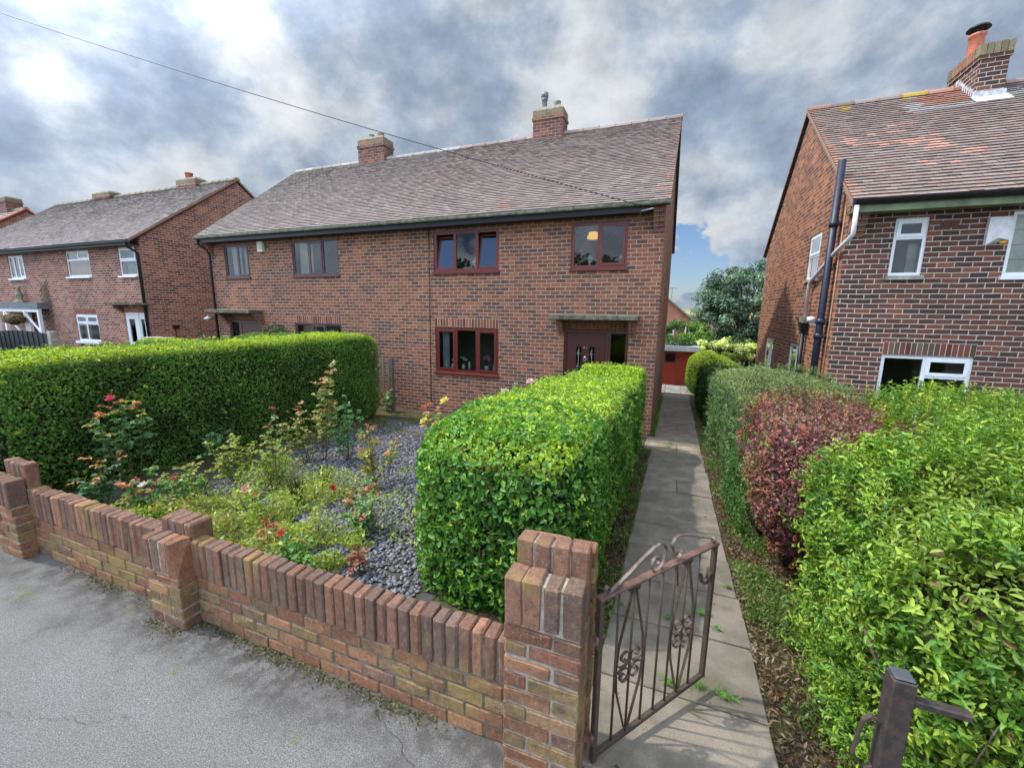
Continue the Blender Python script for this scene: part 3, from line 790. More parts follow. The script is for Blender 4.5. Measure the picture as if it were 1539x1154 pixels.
for a in (0, 2.1, 4.2): cw.tube([(5.66 + .1 * math.cos(a), 13.35 + .1 * math.sin(a), 6.03), (5.66 + .12 * math.cos(a), 13.35 + .12 * math.sin(a), 6.17)], .012, 6)
cw.build('cowl', BLACK, cho)
fl = MB()
for i in range(9):
    y = 12.55 + i * .09; z = 1.87 + (y - 9.05) * .7325 + .06
    fl.box(5.448, 5.459, y, y + .12, z - .04, z + .12)
fl.box(5.44, 5.94, 12.54, 12.598, 4.43, 4.58); fl.add([(5.40, 12.32, 4.31), (5.98, 12.32, 4.31), (5.98, 12.6, 4.52), (5.40, 12.6, 4.52)], [(0, 1, 2, 3)])
fl.build('flashing', LEAD, cho)
window(rh, 3.355, 3.81, .65, 1.60, YF, [(0, 1, .66, 1, 1), (0, 1, 0, .66, 0)], UPVC_W, fw=.05, sillmat=CONCRETE, silldrop=.07)
window(rh, 4.835, 6.1, .62, 1.62, YF, [(0, .6, 0, 1, 0), (.6, 1, 0, 1, 1)], UPVC_W, fw=.055, silldrop=.06)
window(rh, 3.46, 4.72, -1.85, -.72, YF, [(0, .5, 0, 1, 0), (.5, 1, .68, 1, 1), (.5, 1, 0, .68, 0)], UPVC_W, fw=.06)
window(rh, 7.5, 9.2, -1.85, -.72, YF, [(0, .5, 0, 1, 0), (.5, 1, 0, 1, 1)], UPVC_W); window(rh, 7.6, 9.2, .62, 1.62, YF, [(0, .5, 0, 1, 0), (.5, 1, 0, 1, 1)], UPVC_W)
window(rh, 10.9, 11.75, .72, 1.70, XL, [(0, 1, .52, 1, 1), (0, 1, 0, .52, 0)], UPVC_W, mp=SIDE, sillmat=CONCRETE)
window(rh, 14.35, 15.45, -1.72, -.78, XL, [(0, .45, 0, 1, 0), (.45, 1, 0, 1, 1)], UPVC_W, mp=SIDE, sillout=.08)
window(rh, 11.25, 12.45, -1.72, -.75, XL, [(0, .45, .4, 1, 1), (0, .45, 0, .4, 0), (.45, 1, 0, 1, 0)], UPVC_W, mp=SIDE)
soldiers(rh, 3.46, 4.72, -.716, -.49, YF, BR_RIGHT)
sp = MB(); X = 2.56
sp.tube([(X, 9.75, 2.72), (X, 9.75, -2.9)], .062, 14)
for z in (1.62, -.16, -.44): 
    sp.tube([(X, 9.75, z - .05), (X, 9.75, z + .05)], .078, 14); sp.box(X - .03, XL, 9.66, 9.84, z - .02, z + .01)
sp.lathe([(.062, 0), (.085, .02), (.085, .05), (.062, .06)], X, 9.75, -2.55, 14)
sp.build('soil_pipe', PIPE_BLUE, rh)
wp = MB(); wp.tube([(2.66, 9.02, 1.78), (2.66, 9.02, 1.32), (2.62, 9.15, 1.22), (2.60, 9.6, 1.09), (2.60, 10.95, .66), (2.60, 11.02, .6), (2.60, 11.02, -.2)], .036, 10)
wp.build('downpipe', WHITE_PIPE, rh, label='white plastic rainwater pipe running diagonally')
hp = MB(); hp.add([(2.50, 10.9, -.2), (2.66, 10.9, -.2), (2.66, 11.16, -.2), (2.50, 11.16, -.2), (2.55, 10.98, -.42), (2.64, 10.98, -.42), (2.64, 11.08, -.42), (2.55, 11.08, -.42)], [(0, 1, 5, 4), (1, 2, 6, 5), (2, 3, 7, 6), (3, 0, 4, 7)])
hp.tube([(2.60, 11.03, -.40), (2.60, 11.03, -2.9)], .045, 10); hp.tube([(2.5, 11.25, -.12), (2.58, 11.1, -.2)], .03, 6)
hp.build('hopper_pipe', BLACK, rh)
hm = MB()
for i in range(14): hm.box(2.5 + random.uniform(0, .12), 2.56 + random.uniform(0, .1), 10.88 + random.uniform(0, .2), 10.96 + random.uniform(0, .2), -.22, -.16 + random.uniform(0, .06))
hm.build('hopper_moss', FLAUNCH, rh)
cbl = MB(); cbl.tube([(2.665, 9.58, 1.9), (2.665, 9.58, -2.8)], .012, 6); cbl.build('wall_cable', plain('tan_cable', (.35, .2, .12), .7), rh)
slt = MB(); slt.lathe([(0, .10), (.075, .08), (.08, 0), (0, -.02)], 2.52, 10.2, -.17, 12); slt.box(2.5, XL, 10.17, 10.23, -.24, -.18); slt.build('security_light', CERAMIC, rh)
ab = MB(); ab.box(3.95, 4.18, 9.392, 9.41, 1.405, 1.52, (.16, .06, .045)); abo = ab.build('air_brick', VC_BRICK_H, rh)
abh = MB()
for i in range(6):
    for j in range(3): abh.box(3.965 + i * .035, 3.985 + i * .035, 9.3885, 9.3915, 1.42 + j * .033, 1.437 + j * .033)
abh.build('vent_holes', BLACK, abo)
ax = MB(); ax.add([(4.53, 9.33, 1.53), (4.80, 9.33, 1.53), (4.80, 9.33, 1.17), (4.53, 9.33, 1.10), (4.53, 9.4, 1.53), (4.80, 9.4, 1.53), (4.80, 9.4, 1.17), (4.53, 9.4, 1.10), (4.665, 9.33, 1.21)],
   [(0, 1, 2, 8, 3), (0, 4, 5, 1), (0, 3, 7, 4), (1, 5, 6, 2), (3, 8, 2, 6, 7)])
axo = ax.build('alarm_box', plain('white_alarm', (.62, .6, .62), .4), rh)
axl = MB(); axl.lathe([(0, 0), (.04, .01), (.045, .05), (0, .06)], 4.73, 9.31, 1.10, 12); axl.build('beacon', plain('amber_plastic', (.6, .25, .02), .3), axo)

# ================================================================== HOUSES TO THE LEFT
def left_patches(x, s, L, rnd):
    base = [(.35, .31, .295), (.31, .28, .27), (.39, .345, .32), (.34, .29, .275)][rnd.randrange(4)]
    f = sn(x * .8, s * 1.3, 3.3) + rnd.uniform(-.3, .3)
    if s > L * .94: return (.22, .2, .15)
    return (.27, .24, .23) if f < -.6 else base
lhse = empty('semi_detached_house', (-24.6, YF, ZB), 'brick semi-detached pair with white window frames and a white door, beyond the maroon-windowed houses', 'house')
lfh = [(-18.99, -17.99, 1.04, 2.03), (-22.44, -20.85, 1.06, 2.02), (-26.95, -25.7, 1.06, 2.0), (-22.46, -20.93, -1.42, -.37), (-19.13, -17.86, -2.75, -.27), (-30.9, -29.8, 1.06, 2.0)]
walls(lhse, -31.5, -17.66, YF, YB, ZB, 2.32, 5.12, lfh, BR_FAR, BR_FAR)
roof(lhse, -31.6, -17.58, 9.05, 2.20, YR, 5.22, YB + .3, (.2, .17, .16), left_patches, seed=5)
eaves(lhse, -31.5, -17.62, 9.03, YF, 2.15, 2.05, BLACK)
gutter(lhse, -31.5, -17.58, 9.03, 2.17, plain('grey_gutter', (.10, .11, .11), .6))
chimney(lhse, -21.1, -19.85, 12.95, 13.5, 4.8, 5.42, [(-20.6, 13.22, .15, .3, 'pot')], BR_FAR, label='brick chimney with a red pot')
chimney(lhse, -27.6, -26.15, 12.95, 13.5, 4.8, 5.40, [(-26.9, 13.22, .09, .1, 'cap')], BR_CHIM)
window(lhse, -18.99, -17.99, 1.04, 2.03, YF, [(0, 1, .55, 1, 1), (0, 1, 0, .55, 0)], UPVC_W, fw=.06, sillout=.09, silldrop=.06)
window(lhse, -22.44, -20.85, 1.06, 2.02, YF, [(0, .5, .66, 1, 0), (.5, 1, .66, 1, 1), (0, 1, 0, .66, 0)], UPVC_W, fw=.06, sillout=.09, silldrop=.06)
window(lhse, -26.95, -25.7, 1.06, 2.0, YF, [(0, .33, 0, 1, 0), (.33, .66, 0, 1, 0), (.66, 1, 0, 1, 1)], UPVC_W, fw=.07, sillout=.09, silldrop=.06)
window(lhse, -30.9, -29.8, 1.06, 2.0, YF, [(0, .5, 0, 1, 0), (.5, 1, 0, 1, 1)], UPVC_W)
window(lhse, -22.46, -20.93, -1.42, -.37, YF, [(0, .5, .66, 1, 1), (.5, 1, .66, 1, 1), (0, .45, 0, .66, 0), (.45, 1, 0, .66, 0)], UPVC_W, fw=.07, sillout=.1, silldrop=.1)
soldiers(lhse, -22.46, -20.93, -.365, -.15, YF, BR_FAR)
d = MB(); plate(d, -19.13, -17.86, -2.75, -.27, YF + .02, YF + .08, [(-18.95, -18.6, -1.35, -.5), (-18.25, -18.02, -1.35, -.5), (-18.95, -18.6, -1.9, -1.6), (-18.25, -18.02, -1.9, -1.6)])
d.box(-18.40, -18.33, YF, YF + .019, -2.7, -.3)
for z in (-.28, -.34): d.box(-19.1, -17.9, YF + .005, YF + .019, z, z + .03)
do = d.build('door', DOOR_W, lhse)
for (a, b, c, e) in ((-18.95, -18.6, -1.35, -.5), (-18.25, -18.02, -1.35, -.5), (-18.95, -18.6, -1.9, -1.6), (-18.25, -18.02, -1.9, -1.6)):
    g = MB(); g.quad((a, YF + .05, c), (b, YF + .05, c), (b, YF + .05, e), (a, YF + .05, e)); g.build('pane', GLASS_DK, do)
canopy(lhse, -19.35, -17.55, YF, -.0, .09, .45)
corbels(lhse, -19.3, -19.14, YF, -.005, 3, .26, BR_FAR)
dp = MB(); dp.tube([(-17.8, 9.05, 2.12), (-17.8, 9.08, 2.0), (-17.74, 9.34, 1.8), (-17.74, 9.34, -2.8)], .045, 10); dp.build('downpipe', BLACK, lhse)
wl = MB(); wl.box(-17.66, -17.5, 10.1, 10.25, -.85, -.72); wl.tube([(-17.62, 10.17, -.8), (-17.62, 10.17, -1.6)], .015, 6); wl.build('wall_lantern', BLACK, lhse)
# porch with a slate-grey roof
po = MB(); pr = MB()
pr.box(-27.8, -24.15, 9.0, 9.39, -.19, .06); pr.box(-27.85, -24.1, 8.95, 9.0, -.19, -.11)
pro = pr.build('porch_roof', GREY_ROOF, lhse)
po.box(-27.8, -24.15, 9.0, 9.1, -.32, -.191)
for x in (-27.8, -27.1, -24.3): po.box(x, x + .13, 9.0, 9.1, -2.75, -.321)
po.box(-25.95, -25.55, 9.2, 9.3, -2.7, -.321)
for (a, b) in ((-26.97, -26.0), (-25.4, -24.3)):
    pts = [(a + (b - a) * (1 - math.cos(t)), 9.03, -.321 - .8 * (1 - math.sin(math.pi / 2 - t))) for t in [math.pi / 2 * q / 8 for q in range(9)]]
    po.ribbon(pts, (0, 1, 0), .05, .06)
po.build('porch_frame', UPVC_W, lhse)

fhouse = empty('brick_house', (-41, YF, ZB), 'far left brick house of which only the roof end and chimney show', 'house')
walls(fhouse, -48.6, -34.75, YF, YB, ZB, 2.35, 5.2, [], BR_FAR, BR_FAR, rooms=False)
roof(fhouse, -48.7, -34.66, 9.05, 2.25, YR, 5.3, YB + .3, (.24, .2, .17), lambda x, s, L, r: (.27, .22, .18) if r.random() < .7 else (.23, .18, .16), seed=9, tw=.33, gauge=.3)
chimney(fhouse, -37.5, -36.0, 12.9, 13.6, 4.9, 5.95, [(-36.9, 13.22, .1, .1, 'cap')], BR_CHIM)
bg = MB(); bg.tube([(-34.64, YR + (.0), 5.28), (-34.64, 9.05, 2.2)], .05, 6); bg.tube([(-34.64, YR, 5.28), (-34.64, 17.3, 2.25)], .05, 6); bg.build('bargeboard', POT_RED, fhouse)

# house behind, seen through the gap
bh = empty('brick_house', (-4.5, 34, -5), 'orange brick gabled house far behind, seen between the two houses', 'house')
w = MB(); Yh = 34.0
w.add([(-9.5, Yh, -5), (1.75, Yh, -5), (1.75, Yh, -1.18), (-1.35, Yh, 1.42), (-4.45, Yh, -1.18), (-9.5, Yh, -1.18)], [(0, 1, 2, 3, 4, 5)])
w.quad((1.75, Yh, -5), (1.75, Yh + 9, -5), (1.75, Yh + 9, -1.18), (1.75, Yh, -1.18))
w.build('wall', BR_REAR, bh)
r = MB()
for (xa, za, xb, zb_) in ((-1.35, 1.47, 1.95, -1.30), (-1.35, 1.47, -4.65, -1.30)):
    r.add([(xa, Yh - .15, za), (xb, Yh - .15, zb_), (xb, Yh + 9, zb_), (xa, Yh + 9, za), (xa, Yh - .15, za - .14), (xb, Yh - .15, zb_ - .14), (xb, Yh + 9, zb_ - .14), (xa, Yh + 9, za - .14)],
          [(0, 1, 2, 3), (0, 4, 5, 1), (1, 5, 6, 2), (4, 7, 6, 5)], (.22, .17, .14))
r.build('roof', VC_TILE, bh)
window(bh, .55, .92, -1.75, -1.02, Yh, [(0, 1, 0, 1, 0)], UPVC_W, fw=.09, rec=-.07)
window(bh, -.9, -.2, -1.75, -1.02, Yh, [(0, 1, 0, 1, 0)], UPVC_W, fw=.09, rec=-.07)
ae = MB(); ae.tube([(-.55, Yh, .9), (-.55, Yh, 1.75)], .015, 5); ae.tube([(-.75, Yh, 1.7), (-.2, Yh, 1.66)], .012, 5)
for i in range(5): ae.tube([(-.7 + i * .11, Yh - .15, 1.69), (-.7 + i * .11, Yh + .15, 1.69)], .006, 4)
ae.build('aerial', BLACK, bh)
# ================================================================== GROUND, PAVEMENT, PATH
def tarmac():
    m, nt = mat('tarmac'); k = N(nt); p = k.pos()
    fine = k.noise(p, 170, 3, .85); mid = k.noise(p, 70, 4, .7)
    c = k.ramp(fine, [(.32, (.06, .058, .055)), (.5, (.175, .168, .16)), (.66, (.38, .365, .35))])
    c = k.mix(k.math('MULTIPLY', k.mapr(k.noise(p, 1.1, 5, .6), .42, .62), .45), c, (.15, .14, .135))
    # dirt and moss gathered towards the foot of the wall
    sx = k.n('ShaderNodeSeparateXYZ'); k.l(p, sx.inputs[0])
    near = k.mapr(k.math('ADD', sx.outputs[1], k.math('MULTIPLY', k.math('SUBTRACT', k.noise(p, 3.5, 4), .5), .7)), 1.05, 1.6)
    c = k.mix(k.math('MULTIPLY', near, k.mapr(k.noise(p, 9, 5, .7), .35, .6, .25, .85)), c, (.05, .045, .04))
    c = k.mix(k.math('MULTIPLY', k.mapr(k.noise(p, .45, 4, .6), .45, .6), .30), c, (.12, .11, .10))
    c = k.mix(k.math('MULTIPLY', k.mapr(k.noise(p, 7, 2, .5), .70, .73), .5), c, (.09, .085, .08))
    moss = k.math('MULTIPLY', k.mapr(k.noise(p, 4.2, 4, .65), .60, .70), k.mapr(sx.outputs[1], .75, 1.35))
    c = k.mix(k.math('MULTIPLY', moss, k.mapr(mid, .4, .6)), c, (.13, .13, .03))
    
    # hairline cracks
    v = k.n('ShaderNodeTexVoronoi'); v.feature = 'DISTANCE_TO_EDGE'; v.inputs['Scale'].default_value = .42
    wv = k.vmath('ADD', p, k.vmath('MULTIPLY', k.n('ShaderNodeTexNoise').outputs['Color'], (.3, .3, 0)))
    nn = k.n('ShaderNodeTexNoise'); nn.inputs['Scale'].default_value = 6; nn.inputs['Detail'].default_value = 5; k.l(p, nn.inputs['Vector'])
    wv = k.vmath('ADD', p, k.vmath('MULTIPLY', nn.outputs['Color'], (.22, .22, 0))); k.l(wv, v.inputs['Vector'])
    crack = k.mapr(v.outputs['Distance'], .0003, .0035, 1, 0)
    crack = k.math('MULTIPLY', crack, k.mapr(k.noise(p, 1.3, 2), .42, .55))
    c = k.mix(k.math('MULTIPLY', crack, .10), c, (.045, .045, .04))
    h = k.math('SUBTRACT', k.math('ADD', fine, k.math('MULTIPLY', mid, .5)), crack)
    k.out(k.pbr(c, .9, k.bump(h, .9, .006), 0, .25)); return m
def soil_mat():
    m, nt = mat('soil'); k = N(nt); p = k.pos()
    c = k.ramp(k.noise(p, 22, 6, .7), [(.3, (.035, .028, .02)), (.5, (.10, .075, .05)), (.7, (.19, .14, .10))])
    c = k.mix(k.math('MULTIPLY', k.mapr(k.noise(p, 1.6, 4), .4, .6), .7), c, (.085, .10, .03))
    k.out(k.pbr(c, .95, k.bump(k.noise(p, 60, 6, .75), 1, .02), 0, .15)); return m
def slab_mat():
    m, nt = mat('path_slab'); k = N(nt); p = k.pos()
    c = k.mix(k.mapr(k.noise(p, 4, 5, .65), .35, .65), k.col(), k.mix(.6, k.col(), (.10, .088, .068)))
    c = k.mix(k.math('MULTIPLY', k.mapr(k.noise(p, 150, 3, .8), .45, .7), .5), c, (.09, .085, .075))
    c = k.mix(k.math('MULTIPLY', k.mapr(k.noise(p, 11, 3, .6), .68, .72), .8), c, (.035, .033, .03))
    c = k.mix(k.math('MULTIPLY', k.mapr(k.noise(p, 2.2, 4, .6), .56, .66), .35), c, (.11, .12, .05))
    k.out(k.pbr(c, .88, k.bump(k.noise(p, 180, 4, .8), .7, .004), 0, .25)); return m
TARMAC = tarmac(); SOIL = soil_mat(); SLAB = slab_mat()

g = MB()
ys = [1.615, 1.7, 3, 5, 7, 9.4, 12, 17, 25, 40, 60, 120, 300, 700]
for i in range(len(ys) - 1):
    a, b = ys[i], ys[i + 1]; W = 90 if b < 60 else 900
    g.quad((-W, a, gz(a) - .012), (W, a, gz(a) - .012), (W, b, gz(b) - .012), (-W, b, gz(b) - .012))
tag(g.build('ground', SOIL), kind='structure')
g = MB(); g.box(-60, 60, -1.9, 1.64, -2.4, -2.14)
tag(g.build('pavement', TARMAC), kind='structure')
g = MB(); g.quad((-60, -60, -2.26), (60, -60, -2.26), (60, -2.03, -2.26), (-60, -2.03, -2.26))
tag(g.build('road', plain('road_asphalt', (.07, .07, .07), .9, .2, .2, 6, .5)), kind='structure')
g = MB()
for i in range(60): g.cbox(-30 + i, -29.006 + i, -2.03, -1.905, -2.4, -2.137, .012)
tag(g.build('kerb', CONCRETE), kind='structure')
hl = MB(); n = 60
vs = []; 
for i in range(n + 1):
    x = -600 + 1200 * i / n
    for (y, z) in ((500, -8), (700, -2 + 2.5 * math.sin(i * .35) + 1.2 * math.sin(i * .9 + 1)), (900, 2.2 + 2.5 * math.sin(i * .21 + 1) + 1.4 * math.sin(i * .53))): vs.append((x, y, z))
hl.add(vs, [(i * 3 + k, i * 3 + 3 + k, i * 3 + 4 + k, i * 3 + 1 + k) for i in range(n) for k in (0, 1)], (1, 1, 1), True)
tag(hl.build('hills', plain('far_fields', (.24, .23, .12), .95, .1, .35, .01)), kind='structure')

# paving slabs of the path
pth = MB(); y = 1.66; i = 0
while y < 17.2:
    L = .605; y2 = y + L
    z = gz((y + y2) / 2)
    lite = 8.42 < y < 8.5 or 8.0 < y < 8.6
    c = (.265, .225, .18) if not (8.35 < (y + y2) / 2 < 8.95) else (.38, .32, .225)  # slab by the hedge end coloured paler, painting in the sunlit gap
    k = random.uniform(.85, 1.1); c = tuple(q * k for q in c)
    M = Matrix.Translation((0, (y + y2) / 2, z + .012)) @ Matrix.Rotation(math.atan2(-(.08 if y < 9.4 else .06), 1) + random.uniform(-.006, .006), 4, 'X') @ Matrix.Rotation(random.uniform(-.008, .008), 4, 'Y')
    xr = .615 + random.uniform(-.012, .012); xl = -.30 + random.uniform(-.012, .012)
    if y > 8.2 and y < 9.0: xl = -.44
    if i % 4 == 3: 
        pth.cbox(xl, .16, -L / 2 + .005, L / 2 - .005, -.06, 0, .006, c, M, .002); pth.cbox(.17, xr, -L / 2 + .005, L / 2 - .005, -.06, .003, .006, tuple(q * .93 for q in c), M, .002)
    else: pth.cbox(xl, xr, -L / 2 + .008, L / 2 - .008, -.06, 0, .006, c, M, .002)
    y = y2; i += 1
tag(pth.build('path', SLAB), kind='structure')
pt = MB()
for i in range(5):
    for j in range(5):
        k = random.uniform(.85, 1.1)
        pt.cbox(-1.5 + i * .61, -.9 + i * .61, 17.25 + j * .61, 17.85 + j * .61, gz(18.5 ) - .1, gz(18.5) + .02, .006, tuple(q * k for q in (.42, .41, .38)), None, .003)
tag(pt.build('patio', SLAB), kind='structure')

# ================================================================== GARDEN WALL AND PIERS
PAL = [(.30, .135, .075), (.25, .11, .07), (.33, .16, .085), (.23, .13, .085), (.36, .18, .09), (.29, .175, .09)]
PALY = [(.30, .20, .09), (.33, .22, .095), (.27, .18, .09), (.33, .16, .085)]
PALC = [(.26, .135, .09), (.20, .11, .08), (.16, .095, .075), (.31, .155, .095), (.24, .12, .08), (.19, .12, .09)]
def brickwork(b, x0, x1, yf, depth, z0, n, h, bw=.216, off0=0, pal=PAL, side=None):
    for r in range(n):
        x = x0 - (bw / 2 if (r + off0) % 2 else 0); za = z0 + r * h + .005; zb_ = z0 + (r + 1) * h - .005
        while x < x1 - .01:
            xa = max(x, x0); xb = min(x + bw, x1)
            if x1 - xb < .03: xb = x1
            if xb - xa > .02:
                c = random.choice(PALY if (0 < r < n - 1 or pal is PALY) and random.random() < .5 else pal); k = random.uniform(.75, 1.2)
                b.cbox(xa + (.005 if xa > x0 else 0), xb - (.005 if xb < x1 else 0), yf + random.uniform(-.003, .003), yf + depth, za, zb_, random.choice((.004, .006, .009)), tuple(q * k for q in c), None, .003)
            x = xb if xb == x1 else x + bw
def soldier_row(b, x0, x1, y0, y1, z0, z1, pitch=.0725, pal=PALC, jit=.002):
    n = max(1, round((x1 - x0) / pitch)); p = (x1 - x0) / n
    for i in range(n):
        c = random.choice(pal); k = random.uniform(.8, 1.25)
        dz = random.uniform(-.005, .005); dy = random.uniform(-.005, .004)
        b.cbox(x0 + i * p + .0035, x0 + (i + 1) * p - .0035, y0 + dy, y1 + dy, z0, z1 + dz, random.choice((.005, .008, .013)), tuple(q * k for q in c), None, .0035)
def wallrun(parent, xa, xb):
    b = MB(); brickwork(b, xa, xb, 1.61, .10, -2.148, 4, .0865); b.build('brickwork', VC_BRICK, parent)
    c = MB(); soldier_row(c, xa, xb, 1.603, 1.71, -1.797, -1.54); c.build('coping', VC_BRICK, parent)
    m = MB(); m.box(xa, xb, 1.617, 1.70, -2.3, -1.56); m.build('mortar', MORTAR_DARK, parent)
def pier(parent, x0, x1, zf, zs, zbk, name='pier', n=None, broken=False, yb_=1.705):
    b = MB(); h = .0815; n = round((zs + 2.145) / h); h = (zs + 2.145) / n
    brickwork(b, x0, x1, 1.50, .113, -2.145, n, h, .222, 1)
    # flank bricks (right and left faces) and back
    for r in range(n):
        za, zb_ = -2.145 + r * h + .005, -2.145 + (r + 1) * h - .005
        for (xa, xb) in ((x0, x0 + .1), (x1 - .1, x1)):
            sp = [1.618, yb_]
            for q in range(len(sp) - 1):
                c = random.choice(PAL + PALY); k = random.uniform(.75, 1.15)
                b.cbox(xa, xb, sp[q] + .003, sp[q + 1] - .003, za, zb_, .004, tuple(v * k for v in c), None, .0015)
    po = b.build(name, VC_BRICK, parent)
    c = MB()
    if broken:
        soldier_row(c, x0, x1 - .088, 1.495, 1.61, zs + .003, zf, .086)
        # spalled last brick: front part sheared away
        cc = (.30, .13, .07)
        c.add([(x1 - .084, 1.497, zs + .003), (x1 - .004, 1.505, zs + .003), (x1, 1.61, zs + .003), (x1 - .084, 1.61, zs + .003), (x1 - .084, 1.497, zf), (x1 - .05, 1.500, zf - .01), (x1 - .03, 1.56, zf), (x1 - .004, 1.61, zf), (x1 - .084, 1.61, zf), (x1 - .045, 1.503, zf - .12), (x1 - .006, 1.57, zf - .06)],
              [(0, 1, 9, 5, 4), (1, 10, 6, 5, 9), (1, 2, 7, 10), (10, 7, 6), (4, 5, 6, 7, 8), (0, 4, 8, 3), (3, 8, 7, 2), (0, 3, 2, 1)], cc)
    else:
        soldier_row(c, x0, x1, 1.495, 1.61, zs + .003, zf, .086)
    soldier_row(c, x0 + .012, x1 - .004, 1.617, yb_, zs + .003, zbk, .086)
    c.build('soldier_cap', VC_BRICK, po)
    m = MB(); m.box(x0 + .008, x1 - .008, 1.508, yb_ - .008, -2.3, zs); m.box(x0 + .008, x1 - (.095 if broken else .008), 1.503, 1.60, zs, zf - .012); m.box(x0 + .02, x1 - .012, 1.626, yb_ - .008, zs + .001, zbk - .012)
    m.build('mortar', MORTAR, po)
    return po
gw = empty('garden_wall', (-3.2, 1.65, -2.14), 'low brown brick garden wall with soldier coping along the tarmac pavement', 'garden wall')
wallrun(gw, -2.92, -.615); wallrun(gw, -5.04, -3.24); wallrun(gw, -8.6, -5.37)
pier(gw, -3.245, -2.91, -1.515, -1.76, -1.435, broken=True, yb_=1.76); pier(gw, -5.375, -5.03, -1.44, -1.68, -1.335)
gp = empty('gate_pier', (-.44, 1.66, -2.14), 'tall square brick pier with stepped soldier cap holding the iron gate', 'gate pier')
# the near pier stands proud of the wall run
po = pier(gp, -.612, -.268, -1.118, -1.345, -1.005, name='shaft')
bk = MB(); brickwork(bk, -.60, -.262, 1.71, .09, -2.145, 13, .0845); bk.build('rear_leaf', VC_BRICK, gp)
hg = MB()
for z in (-1.46, -1.98): 
    hg.box(-.267, -.232, 1.655, 1.69, z - .012, z + .012); hg.tube([(-.228, 1.672, z - .03), (-.228, 1.672, z + .03)], .012, 8)
hg.build('hinge_bracket', RUST_RED, gp)

# ================================================================== IRON GATE
A = Vector((-.222, 1.68, 0)); B = Vector((.282, 2.365, 0)); GD = (B - A); GL = GD.length; GD.normalize(); GN = Vector((-GD.y, GD.x, 0))
def gp3(s, z, o=0): return A + GD * s + GN * o + Vector((0, 0, z))
GM = Matrix.Translation(A) @ Matrix.Rotation(math.atan2(GD.y, GD.x), 4, 'Z')
gate = empty('iron_gate', (A.x, A.y, -2.12), 'rusty brown wrought iron garden gate with scrolls, standing open over the path', 'gate')
ZT, ZBm = -1.252, -2.075
f = MB()
f.cbox(-.013, .013, -.013, .013, ZBm - .03, ZT - .002, .002, M=GM); f.cbox(GL - .012, GL + .012, -.013, .013, ZBm - .01, ZT - .002, .002, M=GM)
f.cbox(.0135, GL - .0125, -.012, .012, ZBm - .012, ZBm + .012, .002, M=GM)
f.build('frame', RUST, gate)
t = MB(); t.cbox(-.016, GL + .014, -.019, .019, ZT, ZT + .014, .002, M=GM); t.build('top_rail', RUST_RED, gate)
bars = [.115, .215, .32, .42, .515, .615, .715, .79]
for s in bars[:-1]:
    b = MB(); b.tube([gp3(s, ZBm + .011), gp3(s, ZT - .001)], .0062, 8); b.build('bar', RUST, gate)
for s in (.215, .615):
    zc = (ZT + ZBm) / 2 - .02; d_ = MB()
    for sg in (-1, 1):
        pts = [gp3(s + sg * .012, ZT - .02), gp3(s + sg * .03, ZT - .10), gp3(s + sg * .082, zc + .13), gp3(s + sg * .093, zc), gp3(s + sg * .082, zc - .12), gp3(s + sg * .012, ZBm + .03)]
        # smooth the run
        P2 = []
        for i in range(len(pts) - 1):
            for q in range(4): P2.append(pts[i].lerp(pts[i + 1], q / 4))
        P2.append(pts[-1])
        d_.ribbon(P2, GN, .013, .0045)
        pts = [gp3(s + sg * (.02 + .014 * math.cos(a)), ZT - .022 + .014 * math.sin(a)) for a in [math.pi + 5.2 * q / 10 * (-sg) for q in range(11)]]
        d_.ribbon(pts, GN, .013, .004)
    d_.build('lyre_panel', RUST, gate)
    for (sx, sz) in ((-1, 1), (1, 1), (-1, -1), (1, -1)):
        c = MB(); pts = []
        for q in range(26):
            a = q / 25 * 8.2; r = .010 + .0048 * a
            cx_, cz_ = sx * .040, sz * .050
            pts.append(gp3(s + cx_ + sx * (-r) * math.cos(a + .6), zc + cz_ + sz * (-r) * math.sin(a + .6)))
        c.ribbon(pts, GN, .014, .004); c.build('scroll', RUST, gate)
# crest above the rail
cr = MB()
def spiral(cs, cz, r0, r1, a0, a1, n=22):
    return [gp3(cs + (r0 + (r1 - r0) * q / n) * math.cos(a0 + (a1 - a0) * q / n), cz + (r0 + (r1 - r0) * q / n) * math.sin(a0 + (a1 - a0) * q / n)) for q in range(n + 1)]
h0 = ZT + .014
pts = spiral(.03, h0 + .022, .006, .021, 4.0, -1.2, 14) + [gp3(.06, h0 + .006), gp3(.16, h0 + .05), gp3(.26, h0 + .10), gp3(.345, h0 + .132)] 
pts += spiral(.375, h0 + .088, .047, .050, 1.9, .2, 10) + spiral(.362, h0 + .045, .055, .012, .2, -7.6, 26)
cr.ribbon(pts, GN, .016, .005)
pts = spiral(.535, h0 + .045, .012, .046, -1.0 + 7.3, 2.9, 24) + spiral(.52, h0 + .085, .050, .052, 2.9, 1.45, 8) + [gp3(.60, h0 + .118), gp3(.68, h0 + .082), gp3(.77, h0 + .05), gp3(GL - .02, h0 + .028)]
cr.ribbon(pts, GN, .016, .005)
cr.build('crest_scroll', rust_mat('worn_paint_iron', (.20, .165, .15), (.13, .075, .05)), gate)
bl = MB(); bl.lathe([(0, 0), (.008, .002), (.006, .008), (.012, .012), (.0155, .022), (.012, .034), (0, .038)], gp3(GL - .02, 0).x, gp3(GL - .02, 0).y, ZT + .013, 14); bl.build('finial_ball', plain('worn_steel', (.25, .22, .2), .4, .5, .3, 40, 0, .6), gate)
lt = MB()
lt.ribbon([gp3(GL - .012, ZT - .19), gp3(GL - .05, ZT - .215), gp3(GL - .09, ZT - .20), gp3(GL - .115, ZT - .13)], GN, .02, .006)
